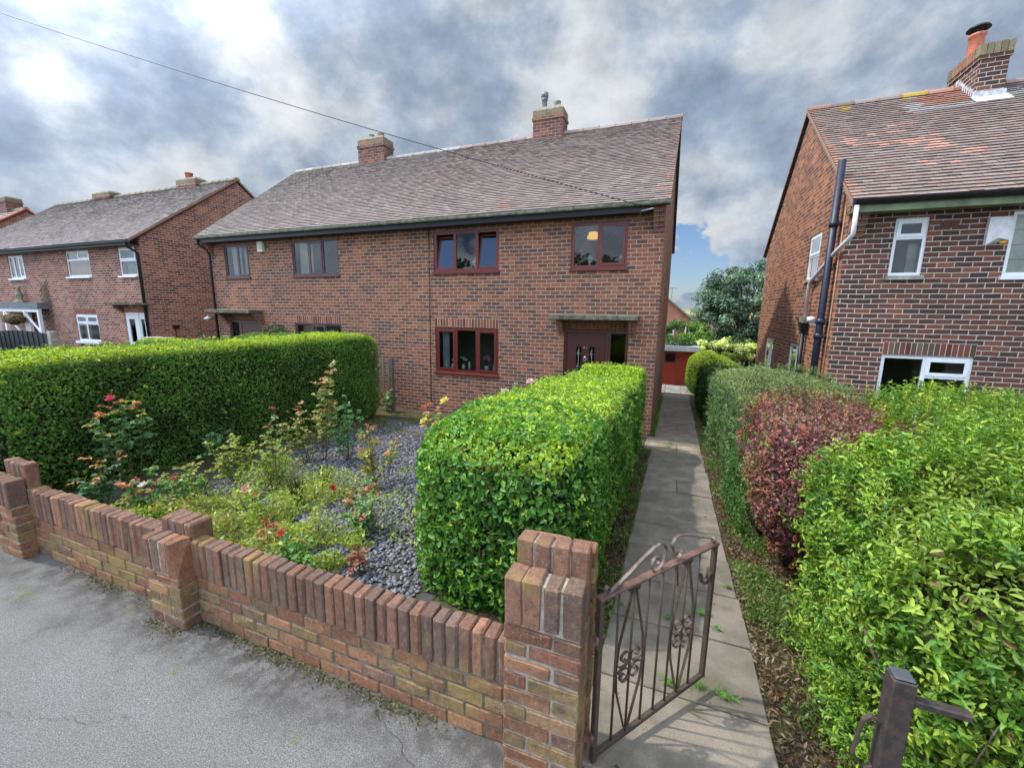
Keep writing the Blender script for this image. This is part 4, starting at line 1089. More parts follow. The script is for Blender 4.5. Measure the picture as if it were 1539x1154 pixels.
lt.tube([gp3(GL - .05, ZT - .21), gp3(GL - .05, ZT - .12)], .006, 6); lt.tube([gp3(GL - .075, ZT - .21), gp3(GL - .01, ZT - .17)], .009, 6)
lt.build('latch', RUST, gate)

gpost = empty('gate_post', (.80, 1.62, -2.14), 'square black steel gate post with a side bracket in front of the hedge', 'gate post')
p_ = MB(); p_.cbox(.763, .828, 1.59, 1.655, -2.35, -1.205, .005); p_.build('post', POST, gpost)
p_ = MB(); p_.cbox(.767, .824, 1.594, 1.651, -1.2045, -1.195, .004); p_.build('cap', plain('post_cap', (.07, .075, .085), .4, .5, .1), gpost)
p_ = MB(); p_.cbox(.829, .985, 1.605, 1.64, -1.30, -1.275, .004); p_.build('side_bracket', POST, gpost)
p_ = MB(); pts = [(.762, 1.62, -1.40), (.735, 1.62, -1.385), (.715, 1.62, -1.41), (.708, 1.62, -1.47), (.70, 1.62, -1.56), (.735, 1.62, -1.60), (.762, 1.62, -1.585)]
p_.ribbon(pts, (0, 1, 0), .018, .006)
p_.ribbon([(.74 + .013 * math.cos(a), 1.62, -1.405 + .013 * math.sin(a)) for a in [q * .5 for q in range(12)]], (0, 1, 0), .018, .004)
p_.build('catch', RUST, gpost)

# ================================================================== LEAVES
def noise3(P, f, seed=0, n=3):
    r = np.random.default_rng(seed + 1000); out = np.zeros(len(P)); amp = 1; tot = 0
    for o in range(n):
        for _ in range(4):
            k = r.normal(size=3); k /= np.linalg.norm(k); k *= f * r.uniform(.7, 1.4)
            k2 = r.normal(size=3) * f * .6
            out += amp * np.sin(P @ k + r.uniform(0, 6.28) + 1.3 * np.sin(P @ k2 + r.uniform(0, 6.28)))
        tot += amp * 2.2; amp *= .6; f *= 2.1
    return out / tot

def leaves(name, P, Nn, size, C, m, parent=None, aspect=.55, jitter=.6, droop=0.0, seed=0, fold=.18, simple=False, tdir=None):
    r = np.random.default_rng(seed); n = len(P)
    nn = Nn + r.normal(size=(n, 3)) * jitter; nn /= np.linalg.norm(nn, axis=1)[:, None]
    t = r.normal(size=(n, 3)) if tdir is None else tdir + r.normal(size=(n, 3)) * .35
    t[:, 2] -= droop
    t -= (t * nn).sum(1)[:, None] * nn; t /= np.linalg.norm(t, axis=1)[:, None] + 1e-9
    b = np.cross(nn, t)
    s = size[:, None] if isinstance(size, np.ndarray) else np.full((n, 1), size)
    s = s * r.uniform(.55, 1.35, (n, 1)); w = s * aspect / 2
    P0 = P - t * s * .5
    up = nn * s * fold
    if simple:
        V = np.stack([P0, P0 + t * s * .5 + b * w + up * .6, P0 + t * s, P0 + t * s * .5 - b * w + up * .6], 1)
        F = np.array([[0, 1, 2, 3]])
        F = (np.arange(n)[:, None, None] * 4 + F[None]).reshape(-1, 4)
        k = 4
    else:
        V = np.stack([P0, P0 + t * s * .34 + b * w + up, P0 + t * s * .72 + b * w * .72 + up * .8, P0 + t * s - nn * s * .06, P0 + t * s * .72 - b * w * .72 + up * .8, P0 + t * s * .34 - b * w + up], 1)
        F = np.array([[0, 3, 2, 1], [0, 5, 4, 3]])
        F = (np.arange(n)[:, None, None] * 6 + F[None]).reshape(-1, 4)
        k = 6
    CC = np.repeat(np.clip(C, 0, 1), k, 0)
    return raw_mesh(name, V.reshape(-1, 3), F, CC, m, parent)

def sq(n, c, h, p, r, bottom=.0):
    """random points on a rounded box"""
    h = np.array(h, float); w = np.array([h[1] * h[2]] * 2 + [h[0] * h[2]] * 2 + [h[0] * h[1], h[0] * h[1] * bottom]); w /= w.sum()
    f = r.choice(6, n, p=w); q = r.uniform(-1, 1, (n, 3))
    ax = np.array([0, 0, 1, 1, 2, 2])[f]; sg = np.array([1, -1, 1, -1, 1, -1])[f]
    q[np.arange(n), ax] = sg
    rr = (np.abs(q) ** p).sum(1) ** (-1 / p); q = q * rr[:, None]
    nr = np.sign(q) * np.abs(q) ** (p - 1) / h; nr /= np.linalg.norm(nr, axis=1)[:, None]
    return np.array(c) + q * h, nr

def palette(n, cols, P, f, seed, r, spread=.35):
    cols = np.array(cols); t = np.clip(.5 + .5 * noise3(P, f, seed, 2) + r.normal(size=n) * spread, 0, .999) * (len(cols) - 1)
    i = t.astype(int); fr = (t - i)[:, None]
    c = cols[i] * (1 - fr) + cols[np.minimum(i + 1, len(cols) - 1)] * fr
    return c * r.uniform(.8, 1.2, (n, 1))

def hedge(root, c, h, p, n, size, cols, newcol=None, newamt=.8, warp=None, amp=.05, freq=3.0, depth=.10, seed=1, m=None, aspect=.55, gap=None, bottom=.0, jitter=.65, core=.86, shoots=0, name='foliage', droop=.0, simple=False, fold=.18, newz=.35):
    m = m or LEAF; r = np.random.default_rng(seed)
    P, nr = sq(n, c, h, p, r, bottom)
    d = noise3(P, freq, seed, 3)
    P = P + nr * (amp * d)[:, None] - nr * (r.random(n) ** 1.6 * depth)[:, None]
    if gap is not None:
        g = noise3(P, gap[0], seed + 5, 2); keep = (g > gap[1]) | (r.random(n) < gap[2])
        P, nr, d = P[keep], nr[keep], d[keep]
    n = len(P)
    C = palette(n, cols, P, freq * 1.3, seed + 3, r)
    if newcol is not None:
        k = np.clip((nr[:, 2] - newz) / .45, 0, 1) * newamt * np.clip(.85 + .5 * d + r.normal(size=n) * .3, 0, 1)
        C = C * (1 - k[:, None]) + np.array(newcol) * r.uniform(.75, 1.2, (n, 1)) * k[:, None]
    br = r.random(n) < .025
    C[br] = np.array((.22, .13, .05))
    if warp: P = warp(P)
    P[:, 2] = np.maximum(P[:, 2], gzv(P[:, 1]) + .01)
    o = leaves(name, P, nr, size, C, m, root, aspect, jitter, droop, seed, fold, simple)
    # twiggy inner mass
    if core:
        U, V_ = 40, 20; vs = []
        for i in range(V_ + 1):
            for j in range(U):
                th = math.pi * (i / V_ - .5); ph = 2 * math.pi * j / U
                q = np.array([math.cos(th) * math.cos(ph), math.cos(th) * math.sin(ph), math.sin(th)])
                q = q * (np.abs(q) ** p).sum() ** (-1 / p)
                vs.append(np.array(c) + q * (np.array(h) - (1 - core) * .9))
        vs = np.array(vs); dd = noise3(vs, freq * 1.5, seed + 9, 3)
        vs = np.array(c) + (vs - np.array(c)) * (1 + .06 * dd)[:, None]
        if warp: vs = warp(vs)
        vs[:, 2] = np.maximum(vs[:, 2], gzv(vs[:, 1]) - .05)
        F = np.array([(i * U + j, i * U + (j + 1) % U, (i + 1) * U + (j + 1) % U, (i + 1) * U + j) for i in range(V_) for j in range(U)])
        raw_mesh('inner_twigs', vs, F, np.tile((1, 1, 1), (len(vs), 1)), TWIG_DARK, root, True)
    return o

# shoots: sprigs of leaves standing off the face
def sprigs(root, pts, nrm, cols, seed, L=.16, lf=.042, n=9, aspect=.4, m=None):
    r = np.random.default_rng(seed); PP = []; NN = []; TT = []; CC = []; st = MB()
    for p, q in zip(pts, nrm):
        d = q * .6 + r.normal(size=3) * .35 + np.array((0, 0, .65)); d /= np.linalg.norm(d); l = L * r.uniform(.5, 1.3)
        c = np.array(cols[r.integers(len(cols))]) * r.uniform(.85, 1.2)
        st.tube([p - d * .05, p + d * l], .0016, 3, cap=False)
        side = np.cross(d, r.normal(size=3)); side /= np.linalg.norm(side); s2 = np.cross(d, side)
        for i in range(n):
            a = i * 2.4; o = side * math.cos(a) + s2 * math.sin(a); t = d * .55 + o
            PP.append(p + d * l * (i + .6) / n + o * lf * .42); TT.append(t); NN.append(d * 1.0 - o * .45); CC.append(c)
    st.build('shoots', plain('green_shoot', (.10, .13, .03), .7), root)
    leaves('shoot_leaves', np.array(PP), np.array(NN), lf, np.array(CC), m or LEAF, root, aspect, .22, 0, seed, tdir=np.array(TT))
def branches(root, items, m=BARK, name='branch'):
    b = MB()
    for (pts, r) in items: b.tube(pts, r, 6)
    return b.build(name, m, root)

PRIVET = [(.055, .13, .022), (.09, .21, .035), (.135, .28, .045), (.19, .35, .06)]
NEWG = (.50, .60, .05)

# Hedge A: along the left boundary
hA = empty('hedge', (-7.25, 5.2, gz(5.2)), 'long clipped privet hedge closing the left side of the rose garden', 'hedge')
def warpA(P):
    P = P.copy(); t = (P[:, 2] + 2.3) / 1.7
    return P
hedge(hA, (-7.22, 5.07, -1.62), (.60, 3.25, 1.05), 9, 120000, .036, PRIVET, NEWG, .95, warpA, .045, 3.2, .09, 11, newz=.2)
# Hedge B: between rose garden and path
hB = empty('hedge', (-1.2, 5.2, gz(5.2)), 'thick rounded privet hedge between the rose garden and the paved path', 'hedge')
def warpB(P):
    P = P.copy(); y = P[:, 1]; z0 = -2.45
    top = np.interp(y, [2.0, 2.6, 3.6, 5.7, 7.3, 8.6], [-.93, -.86, -.88, -1.03, -1.12, -1.12])
    top = np.where((y > 7.2) & (P[:, 0] > -1.55), top + np.clip((y - 7.2) / .3, 0, 1) * .13, top)
    # unit top is -.95
    k = (top - z0) / (-.95 - z0)
    P[:, 2] = z0 + (P[:, 2] - z0) * k
    # lower flank pulls in a little
    return P
hedge(hB, (-1.19, 5.46, -1.70), (.72, 2.97, .76), 7, 150000, .040, [(.05, .135, .02), (.09, .22, .032), (.135, .29, .045), (.18, .36, .055)], (.46, .60, .06), 1.0, warpB, .055, 3.0, .10, 21, newz=.3, core=.84)
r_ = np.random.default_rng(23); P, nr = sq(1500, (-1.19, 5.46, -1.70), (.73, 2.99, .765), 7, r_); P = P + nr * (.055 * noise3(P, 3.0, 21, 3))[:, None]; P = warpB(P)
sprigs(hB, P, nr, [(.10, .24, .03), (.18, .34, .045), (.34, .48, .06)], 24, .055, .032, 5, .55)
r_ = np.random.default_rng(13); P, nr = sq(1300, (-7.22, 5.07, -1.62), (.62, 3.27, 1.06), 9, r_)
sprigs(hA, P, nr, [(.09, .21, .03), (.15, .29, .04), (.34, .46, .06)], 14, .06, .032, 5, .55)
# near face gets larger leaves of its own
r_ = np.random.default_rng(5)
P, nr = sq(16000, (-1.19, 5.46, -1.70), (.75, 3.0, .77), 7, r_); k = P[:, 1] < 3.6; P, nr = P[k], nr[k]
d = noise3(P, 3.0, 21, 3); P = P + nr * (.05 * d)[:, None]; P = warpB(P)
leaves('large_leaves', P, nr, .052, palette(len(P), [(.06, .18, .026), (.11, .27, .036), (.16, .34, .05)], P, 5, 3, r_), LEAF, hB, .55, .6, .2, 6)

# Right-hand planting
hC1 = empty('hedge', (1.6, 18.6, gz(18.6)), 'sunlit yellow-green rounded hedge beyond the house side wall, right of the red outbuilding', 'hedge')
def warpC1(P):
    P = P.copy(); k = np.clip((P[:, 0] - 1.3) / 1.4, 0, 1) * .55; P[:, 2] -= k * np.clip((P[:, 2] + 3.3) / 1.4, 0, 1); return P
hedge(hC1, (1.72, 18.7, -2.50), (1.22, .95, .92), 3.4, 30000, .055, PRIVET, (.50, .60, .05), 1, warpC1, .06, 3, .1, 31, newz=-.3)
hC0 = empty('hedge', (1.35, 13.2, gz(13)), 'dark green shaded hedge along the path beside the house side wall', 'hedge')
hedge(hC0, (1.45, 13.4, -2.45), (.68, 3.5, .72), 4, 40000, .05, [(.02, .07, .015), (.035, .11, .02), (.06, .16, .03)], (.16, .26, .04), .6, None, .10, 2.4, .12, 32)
hC2 = empty('hedge', (1.5, 7.3, gz(7)), 'grey-green small-leaved hedge with a dull flat top, behind the purple bush', 'hedge')
hedge(hC2, (1.58, 7.3, -1.85), (.86, 2.25, .83), 6, 72000, .026, [(.07, .13, .05), (.11, .19, .07), (.15, .24, .09)], (.32, .36, .15), .8, None, .13, 2.6, .16, 41, LEAF_DULL, newz=.4)
r_ = np.random.default_rng(42); P, nr = sq(900, (1.58, 7.3, -1.85), (.9, 2.3, .87), 6, r_)
sprigs(hC2, P, nr, [(.10, .18, .07), (.16, .26, .10), (.22, .30, .13)], 43, .10, .026, 9, .55, LEAF_DULL)
hC3 = empty('shrub', (1.3, 4.5, gz(4.5)), 'purple-red barberry bush spilling towards the path', 'shrub')
def warpC3(P):
    P = P.copy(); t = np.clip((-1.45 - P[:, 2]) / .8, 0, 1); P[:, 0] = 1.25 + (P[:, 0] - 1.25) * (1 - .5 * t); P[:, 1] = 4.4 + (P[:, 1] - 4.4) * (1 - .5 * t); return P
hedge(hC3, (1.27, 4.42, -1.60), (.52, .90, .76), 4, 40000, .028, [(.15, .06, .09), (.23, .085, .10), (.36, .13, .12), (.45, .20, .16), (.25, .10, .11), (.22, .22, .08)], (.34, .17, .18), .5, warpC3, .13, 3.4, .2, 51, LEAF_DULL, aspect=.7, gap=(6, -.35, .2), core=.72, jitter=.9)
r_ = np.random.default_rng(52); P, nr = sq(900, (1.27, 4.42, -1.60), (.54, .92, .78), 4, r_); P = warpC3(P)
sprigs(hC3, P, nr, [(.16, .05, .07), (.30, .08, .07), (.40, .14, .09), (.11, .05, .07), (.2, .25, .06)], 53, .11, .026, 9, .7, LEAF_DULL)
branches(hC3, [([(1.3 + dx, 4.1 + dy, -2.4), (1.25 + dx * 2, 4.0 + dy * 2, -1.9), (1.2 + dx * 3.5, 3.9 + dy * 3, -1.3)], .014) for dx, dy in ((-.06, 0), (.02, -.1), (.09, .05), (.0, .12), (.14, -.12))])
r_ = np.random.default_rng(55)
hC5 = empty('shrub', (.9, 5.3, gz(5.3)), 'small light green shrub with white flower heads between the grey-green hedge and the path', 'shrub')
hedge(hC5, (.95, 5.25, -2.0), (.24, .75, .62), 3, 9000, .030, [(.06, .16, .04), (.09, .22, .05), (.13, .28, .07)], None, 0, None, .06, 5, .1, 56, gap=(7, -.3, .3), core=.7)
fb = MB()
for (x, y, z) in ((.76, 5.0, -1.45), (.80, 5.15, -1.52), (.74, 5.2, -1.40), (.78, 5.35, -1.47)):
    for k in range(22):
        a, b_ = random.uniform(0, 6.28), random.uniform(-.5, 1.4)
        c = Vector((x, y, z)) + Vector((math.cos(a) * math.cos(b_), math.sin(a) * math.cos(b_), math.sin(b_))) * .028
        fb.add([c + Vector((random.uniform(-.012, .012), random.uniform(-.012, .012), random.uniform(-.012, .012))) for _ in range(3)], [(0, 1, 2)], (.8, .8, .74))
fb.build('flower_head', PETAL, hC5)

hC4 = empty('hedge', (3.0, 2.9, gz(2.5)), 'large loose bright green hedge filling the right foreground', 'hedge')
def warpC4(P):
    P = P.copy(); top = np.interp(P[:, 0], [1.0, 1.8, 3.5, 7], [-.86, -.80, -.76, -.7]); z0 = -2.3; k = (top - z0) / (-.70 - z0); P[:, 2] = z0 + (P[:, 2] - z0) * k
    f = np.interp(P[:, 0], [1.45, 1.8, 3.0, 6], [.50, 1.02, 1.15, 1.35]); P[:, 1] = 1.63 + (P[:, 1] - 1.63) * f
    t = np.clip((-1.2 - P[:, 2]) / .9, 0, 1); P[:, 0] += t * .10 * (P[:, 0] < 2)
    return P
C4COL = [(.05, .125, .016), (.11, .22, .026), (.18, .31, .035), (.27, .38, .05)]
hedge(hC4, (3.5, 3.35, -1.60), (2.62, 1.72, .92), 7, 200000, .035, C4COL, (.40, .48, .08), .4, warpC4, .13, 2.6, .24, 61, aspect=.42, gap=(3.8, -.26, .2), core=.66, jitter=1.1, newz=.4)
r_ = np.random.default_rng(66)
P, nr = sq(10000, (3.5, 3.35, -1.60), (2.62, 1.72, .92), 7, r_); k = ((P[:, 0] < 3.2) | (nr[:, 2] > .6)) & (P[:, 1] < 5.5); P, nr = P[k], nr[k]
P = P + nr * (.11 * noise3(P, 2.6, 61, 3))[:, None]; P = warpC4(P)
k = (noise3(P, 3.6, 66, 2) > -.25) & (P[:, 0] < 4.4); P, nr = P[k], nr[k]
sprigs(hC4, P, nr, [(.15, .30, .03), (.23, .38, .04), (.34, .45, .06), (.10, .23, .03)], 67, .15, .036, 10)
items = []
for i in range(54):
    x = random.uniform(1.12, 3.0); y = random.uniform(1.75, 2.6); z = gz(y)
    p0 = Vector((x, y, z - .05)); d = Vector((random.uniform(-.25, .2), random.uniform(-.35, .15), 1))
    pts = [p0]; 
    for k in range(5): d += Vector((random.uniform(-.3, .3), random.uniform(-.3, .3), random.uniform(-.1, .1))); pts.append(pts[-1] + d.normalized() * random.uniform(.13, .24))
    r0 = random.uniform(.006, .02); items.append((pts, [r0 * (1 - .14 * j) for j in range(6)]))
branches(hC4, items)

# ================================================================== BEHIND THE HOUSES
def tree(name, label, cat, x, y, zb, h, crown, cols, n, size, aspect, seed, m=None, droop=.8, clump=.42, nclump=60, tr=.14, group=None, bottom=None):
    r = np.random.default_rng(seed); root = empty(name, (x, y, zb), label, cat, group)
    t = MB(); top = Vector((x + r.uniform(-.2, .2), y, zb + h * .72))
    t.tube([(x, y, zb - .2), (x + .05, y, zb + h * .25), (x - .03, y + .05, zb + h * .5), top], [tr * 1.25, tr, tr * .7, tr * .3], 9)
    (cx_, cy_, cz_), (rx, ry, rz) = crown
    cl = []
    for i in range(nclump):
        d = r.normal(size=3); d /= np.linalg.norm(d); rad = r.uniform(.45, 1.0) ** .5
        cl.append(np.array((cx_, cy_, cz_)) + d * np.array((rx, ry, rz)) * rad * (1 + .18 * math.sin(5 * math.atan2(d[1], d[0]) + 3 * d[2] * 2)))
    for i, c in enumerate(cl):
        if i % 2 == 0:
            z0 = zb + h * r.uniform(.2, .6); mid = Vector(((x + c[0]) / 2, (y + c[1]) / 2, max(z0, (z0 + c[2]) / 2)))
            t.tube([(x, y, z0), mid, tuple(c)], [tr * .35, tr * .2, tr * .08], 5)
    t.build('trunk', BARK, root)
    PP = []; NN = []; CC = []
    per = n // nclump
    for c in cl:
        s = clump * r.uniform(.6, 1.3); d = r.normal(size=(per, 3)); d /= np.linalg.norm(d, axis=1)[:, None]
        PP.append(c + d * s * r.uniform(.35, 1, (per, 1)) * np.array((1, 1, .8))); NN.append(d + np.array((0, 0, .5)))
        k = r.uniform(.65, 1.35); cc = np.array(cols)[r.integers(len(cols), size=per)] * k; CC.append(cc)
    P = np.concatenate(PP); 
    leaves('crown', P, np.concatenate(NN), size, np.concatenate(CC), m or LEAF_DULL, root, aspect, .6, droop, seed, simple=True)
    return root
tree('tree', 'grey-green broad-crowned tree behind the gap between the houses', 'tree', 2.9, 24, -3.6, 7.2, ((2.8, 24, -.05), (1.8, 1.6, 2.6)), [(.11, .18, .12), (.17, .25, .18), (.24, .32, .25), (.07, .13, .08)], 34000, .16, .38, 71, nclump=120, clump=.45)
tree('shrub', 'dark green bushy shrub beside the red shed, left of the grey-green tree', 'shrub', -.4, 23.5, -3.5, 2.6, ((-.3, 23.5, -1.35), (.62, .8, .95)), [(.05, .13, .03), (.09, .2, .045)], 5000, .10, .6, 72, nclump=30, clump=.3, m=LEAF, droop=.2, tr=.05)
tree('shrub', 'light green shrub rising behind the shed roof, in front of the far gabled house', 'shrub', .9, 23.0, -3.5, 2.6, ((.85, 23.0, -1.35), (.75, .7, .75)), [(.12, .25, .04), (.18, .33, .06), (.24, .38, .07)], 6500, .10, .6, 73, nclump=36, clump=.3, m=LEAF, droop=.2, tr=.05)
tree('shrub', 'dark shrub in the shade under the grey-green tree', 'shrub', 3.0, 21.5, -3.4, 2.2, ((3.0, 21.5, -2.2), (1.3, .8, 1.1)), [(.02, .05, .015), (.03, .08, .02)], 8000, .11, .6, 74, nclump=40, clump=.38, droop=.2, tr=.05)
tree('shrub', 'pale yellow variegated shrub spreading just behind the sunlit far hedge', 'shrub', 2.2, 21.2, -3.4, 2.4, ((2.15, 21.0, -1.72), (1.38, .8, .42)), [(.62, .66, .24), (.72, .72, .34), (.50, .58, .17), (.38, .48, .13)], 20000, .11, .65, 75, nclump=70, clump=.22, droop=.1, tr=.05)
sh = empty('shed', (0, 21, gz(20)), 'small flat-roofed outbuilding painted red with a dark window and grey roof edge', 'shed')
w = MB()
us = [-2.6, -.40, .04, 1.1]; zs = [-3.6, -2.27, -1.85, -1.74]
for i in range(3):
    for j in range(3):
        if i == 1 and j == 1: continue
        w.quad((us[i], 20, zs[j]), (us[i + 1], 20, zs[j]), (us[i + 1], 20, zs[j + 1]), (us[i], 20, zs[j + 1]))
w.quad((1.1, 20, -3.6), (1.1, 22.4, -3.6), (1.1, 22.4, -1.74), (1.1, 20, -1.74)); w.quad((-2.6, 20, -3.6), (-2.6, 22.4, -3.6), (-2.6, 22.4, -1.74), (-2.6, 20, -1.74))
def redbrick():
    m, nt = mat('painted_red_brick'); k = N(nt); p = k.pos()
    uv = k.n('ShaderNodeTexCoord').outputs['UV']; b = k.n('ShaderNodeTexBrick'); k.l(uv, b.inputs['Vector'])
    b.inputs['Scale'].default_value = 1; b.inputs['Brick Width'].default_value = .228; b.inputs['Row Height'].default_value = .0855; b.inputs['Mortar Size'].default_value = .006
    c = k.mix(k.mapr(k.noise(p, 1.3, 4), .35, .7), (.33, .045, .022), (.26, .036, .02))
    h = k.math('MULTIPLY', b.outputs['Fac'], -1.0)
    k.out(k.pbr(c, .6, k.bump(h, .6, .006), 0, .3)); return m
w.build('wall', redbrick(), sh)
w = MB(); w.box(-2.7, .98, 19.8, 22.5, -1.735, -1.52); w.build('roof', GREY_PAINT, sh)
wd = MB(); plate(wd, -.40, .04, -2.27, -1.85, 20.02, 20.08, [(-.36, 0, -2.23, -1.89)]); wf = wd.build('window', UPVC_D, sh)
g_ = MB(); g_.box(-.36, 0, 20.055, 20.06, -2.23, -1.89); g_.build('pane', plain('black_glass', (.01, .012, .012), .1, .5), wf)
iv = empty('ivy', (-.2, 20.8, -1.5), 'low green ivy trailing over the red outbuilding roof', 'ivy')
hedge(iv, (-.6, 20.8, -1.42), (1.5, .85, .13), 3, 5500, .07, [(.04, .10, .02), (.07, .15, .03), (.12, .17, .05)], None, 0, None, .08, 5, .06, 76, core=None, aspect=.8)
# trees across the road, seen in the window reflections
r_ = np.random.default_rng(81); PP = []; CC = []
for i in range(46):
    c = np.array((r_.uniform(-26, 14), r_.uniform(-19, -15), r_.uniform(-1.5, 4.2))); s = r_.uniform(1.0, 1.9); d = r_.normal(size=(320, 3)); d /= np.linalg.norm(d, axis=1)[:, None]
    PP.append(c + d * s * r_.uniform(.4, 1, (320, 1))); CC.append(np.array([(.03, .08, .02), (.05, .12, .03)])[r_.integers(2, size=320)] * r_.uniform(.7, 1.3))
PP = np.concatenate(PP); o = leaves('trees', PP, np.tile((0, 0, 1.), (len(PP), 1)), .42, np.concatenate(CC), LEAF_DULL, None, .6, 1.0, .3, 82, simple=True)
tag(o, 'belt of green trees across the road, seen only mirrored in the windows', 'trees', kind='stuff')
# ================================================================== ROSE GARDEN GROUND
def slate():
    r = np.random.default_rng(91); n = 42000
    x = r.uniform(-6.55, -1.75, n); y = r.uniform(1.74, 9.0, n)
    # slate bed: thins out under the left hedge, towards the house and under the weeds by the wall
    P = np.stack([x, y, np.zeros(n)], 1); q = noise3(P, 1.6, 92, 2)
    edge = np.minimum(np.clip((x + 5.7 + .10 * (y - 2)) / .6, 0, 1), np.clip((8.1 - y) / .8, 0, 1))
    keep = (edge + q * .35 > .40) & (r.random(n) < np.where(y < 5, 1.0, .62)); x, y = x[keep], y[keep]; n = len(x)
    s = r.uniform(.009, .030, n) * np.where(y > 5, 1.15, 1); a = r.uniform(0, 6.28, n); tx = r.normal(size=n) * .2; ty = r.normal(size=n) * .2 - .03
    ang = np.array([0, 1.1, 2.3, 3.3, 4.5, 5.4]); V = []
    lift = r.uniform(.0, .018, n); th = .004
    for layer in (0, 1):
        for k in range(6):
            rr = s * r.uniform(.6, 1.15, n) * (1.0 if k % 2 else .7) if layer == 0 else None
            if layer == 0:
                dx, dy = np.cos(ang[k] + a) * rr, np.sin(ang[k] + a) * rr; V.append((dx, dy))
    base = gzv(y) + lift
    VV = np.zeros((n, 12, 3))
    for k in range(6):
        dx, dy = V[k]
        VV[:, k, 0] = x + dx; VV[:, k, 1] = y + dy; VV[:, k, 2] = base + dx * tx + dy * ty + th
        VV[:, k + 6] = VV[:, k]; VV[:, k + 6, 2] -= th * 1.6
    F = [(0, 1, 2, 3), (3, 4, 5, 0)] + [(k, k + 6, (k + 1) % 6 + 6, (k + 1) % 6) for k in range(6)]
    F = (np.arange(n)[:, None, None] * 12 + np.array(F)[None]).reshape(-1, 4)
    c = np.array([(.15, .15, .18), (.19, .188, .215), (.115, .115, .14), (.225, .215, .23)])[r.integers(4, size=n)] * r.uniform(.7, 1.2, (n, 1))
    o = raw_mesh('slate_chippings', VV.reshape(-1, 3), F, np.repeat(c, 12, 0), VC_SLATE)
    tag(o, 'loose plum-grey slate chippings spread over the rose bed', 'slate chippings', kind='stuff')
VC_SLATE = vcol_mat('slate', .55, .45, 60, .35, (.08, .08, .09), .3)
slate()
g = MB(); 
for (a, b) in ((1.72, 5), (5, 8.8)): g.quad((-6.6, a, gz(a) - .006), (-1.6, a, gz(a) - .006), (-1.6, b, gz(b) - .006), (-6.6, b, gz(b) - .006))
def bed_mat():
    m, nt = mat('slate_dust_bed'); k = N(nt); p = k.pos(); f = k.noise(p, 2.0, 5, .6)
    c = k.mix(k.mapr(f, .42, .58), (.085, .085, .095), (.075, .065, .03)); c = k.mix(k.mapr(k.noise(p, 60, 4), .4, .7), c, (.05, .05, .045))
    k.out(k.pbr(c, .9, k.bump(k.noise(p, 80, 5, .7), 1, .01), 0, .2)); return m
tag(g.build('flower_bed', bed_mat()), kind='structure')

def scatter(name, label, cat, regions, n, size, cols, seed, m=None, aspect=.3, up=1.0, h=(.0, .05), f=2.5, thr=0.0, jitter=.7):
    r = np.random.default_rng(seed); PP = []
    for (x0, x1, y0, y1, w) in regions:
        k = int(n * w); PP.append(np.stack([r.uniform(x0, x1, k), r.uniform(y0, y1, k), np.zeros(k)], 1))
    P = np.concatenate(PP); q = noise3(P, f, seed, 3); P = P[q > thr]; q = q[q > thr]
    P[:, 2] = gzv(P[:, 1]) + r.uniform(h[0], h[1], len(P)) * np.clip(.4 + q * 2, .3, 1.4)
    C = palette(len(P), cols, P, f * 2, seed + 1, r)
    T = r.normal(size=(len(P), 3)) * .6; T[:, 2] = up
    o = leaves(name, P, r.normal(size=(len(P), 3)) * .8 + np.array((0, 0, 1 - up * .6)), size, C, m or LEAF, None, aspect, jitter, 0, seed, simple=True, tdir=T)
    return tag(o, label, cat, kind='stuff')
scatter('grass', 'thin mossy grass and weeds between the left hedge and the slate', 'grass', [(-6.7, -5.2, 2.4, 9.0, .6), (-5.4, -2.6, 6.8, 9.2, .4)], 30000, .05, [(.09, .11, .03), (.15, .17, .045), (.24, .22, .08), (.22, .14, .07)], 101, aspect=.14, thr=-.25, f=3)
scatter('weeds', 'yellow-green feathery weeds growing thickly in the rose bed behind the wall', 'weeds', [(-4.9, -2.5, 1.78, 2.9, .72), (-4.9, -3.6, 2.9, 4.0, .2), (-3.9, -1.95, 3.0, 5.0, .08)], 34000, .040, [(.26, .36, .05), (.38, .46, .06), (.50, .52, .08), (.20, .34, .07), (.40, .36, .14)], 102, aspect=.42, h=(0, .24), thr=-.10, f=2.6, up=.7)
scatter('ground_cover', 'low weeds, moss and bark litter in the strip right of the path', 'weeds', [(.63, 1.05, 1.7, 3.0, .2), (.63, 1.0, 2.8, 4.6, .30), (.63, .95, 4.2, 9.0, .22), (.60, 1.2, 9, 14, .12), (-.46, -.28, 2.3, 8.2, .16)], 23000, .034, [(.08, .18, .03), (.14, .26, .05), (.22, .28, .08), (.18, .19, .06)], 103, aspect=.3, h=(0, .09), thr=-.12, f=4)
scatter('bark_litter', 'red-brown bark and dead leaf litter along both sides of the path', 'bark litter', [(.62, 1.3, 1.66, 4.6, .55), (-.50, -.30, 2.3, 8.0, .25), (.62, .95, 4.2, 9, .2)], 16000, .038, [(.11, .055, .035), (.16, .08, .05), (.23, .13, .085), (.06, .04, .03), (.13, .13, .045), (.30, .22, .14)], 104, LEAF_DULL, aspect=.3, up=.05, h=(.0, .02), thr=-.8, jitter=.35)
scatter('grass', 'narrow strip of bright grass between the house side wall and the path', 'grass', [(-.37, -.29, 9.5, 16.5, 1)], 6000, .07, [(.10, .26, .03), (.15, .32, .04)], 105, aspect=.16, h=(0, .08), thr=-.8)
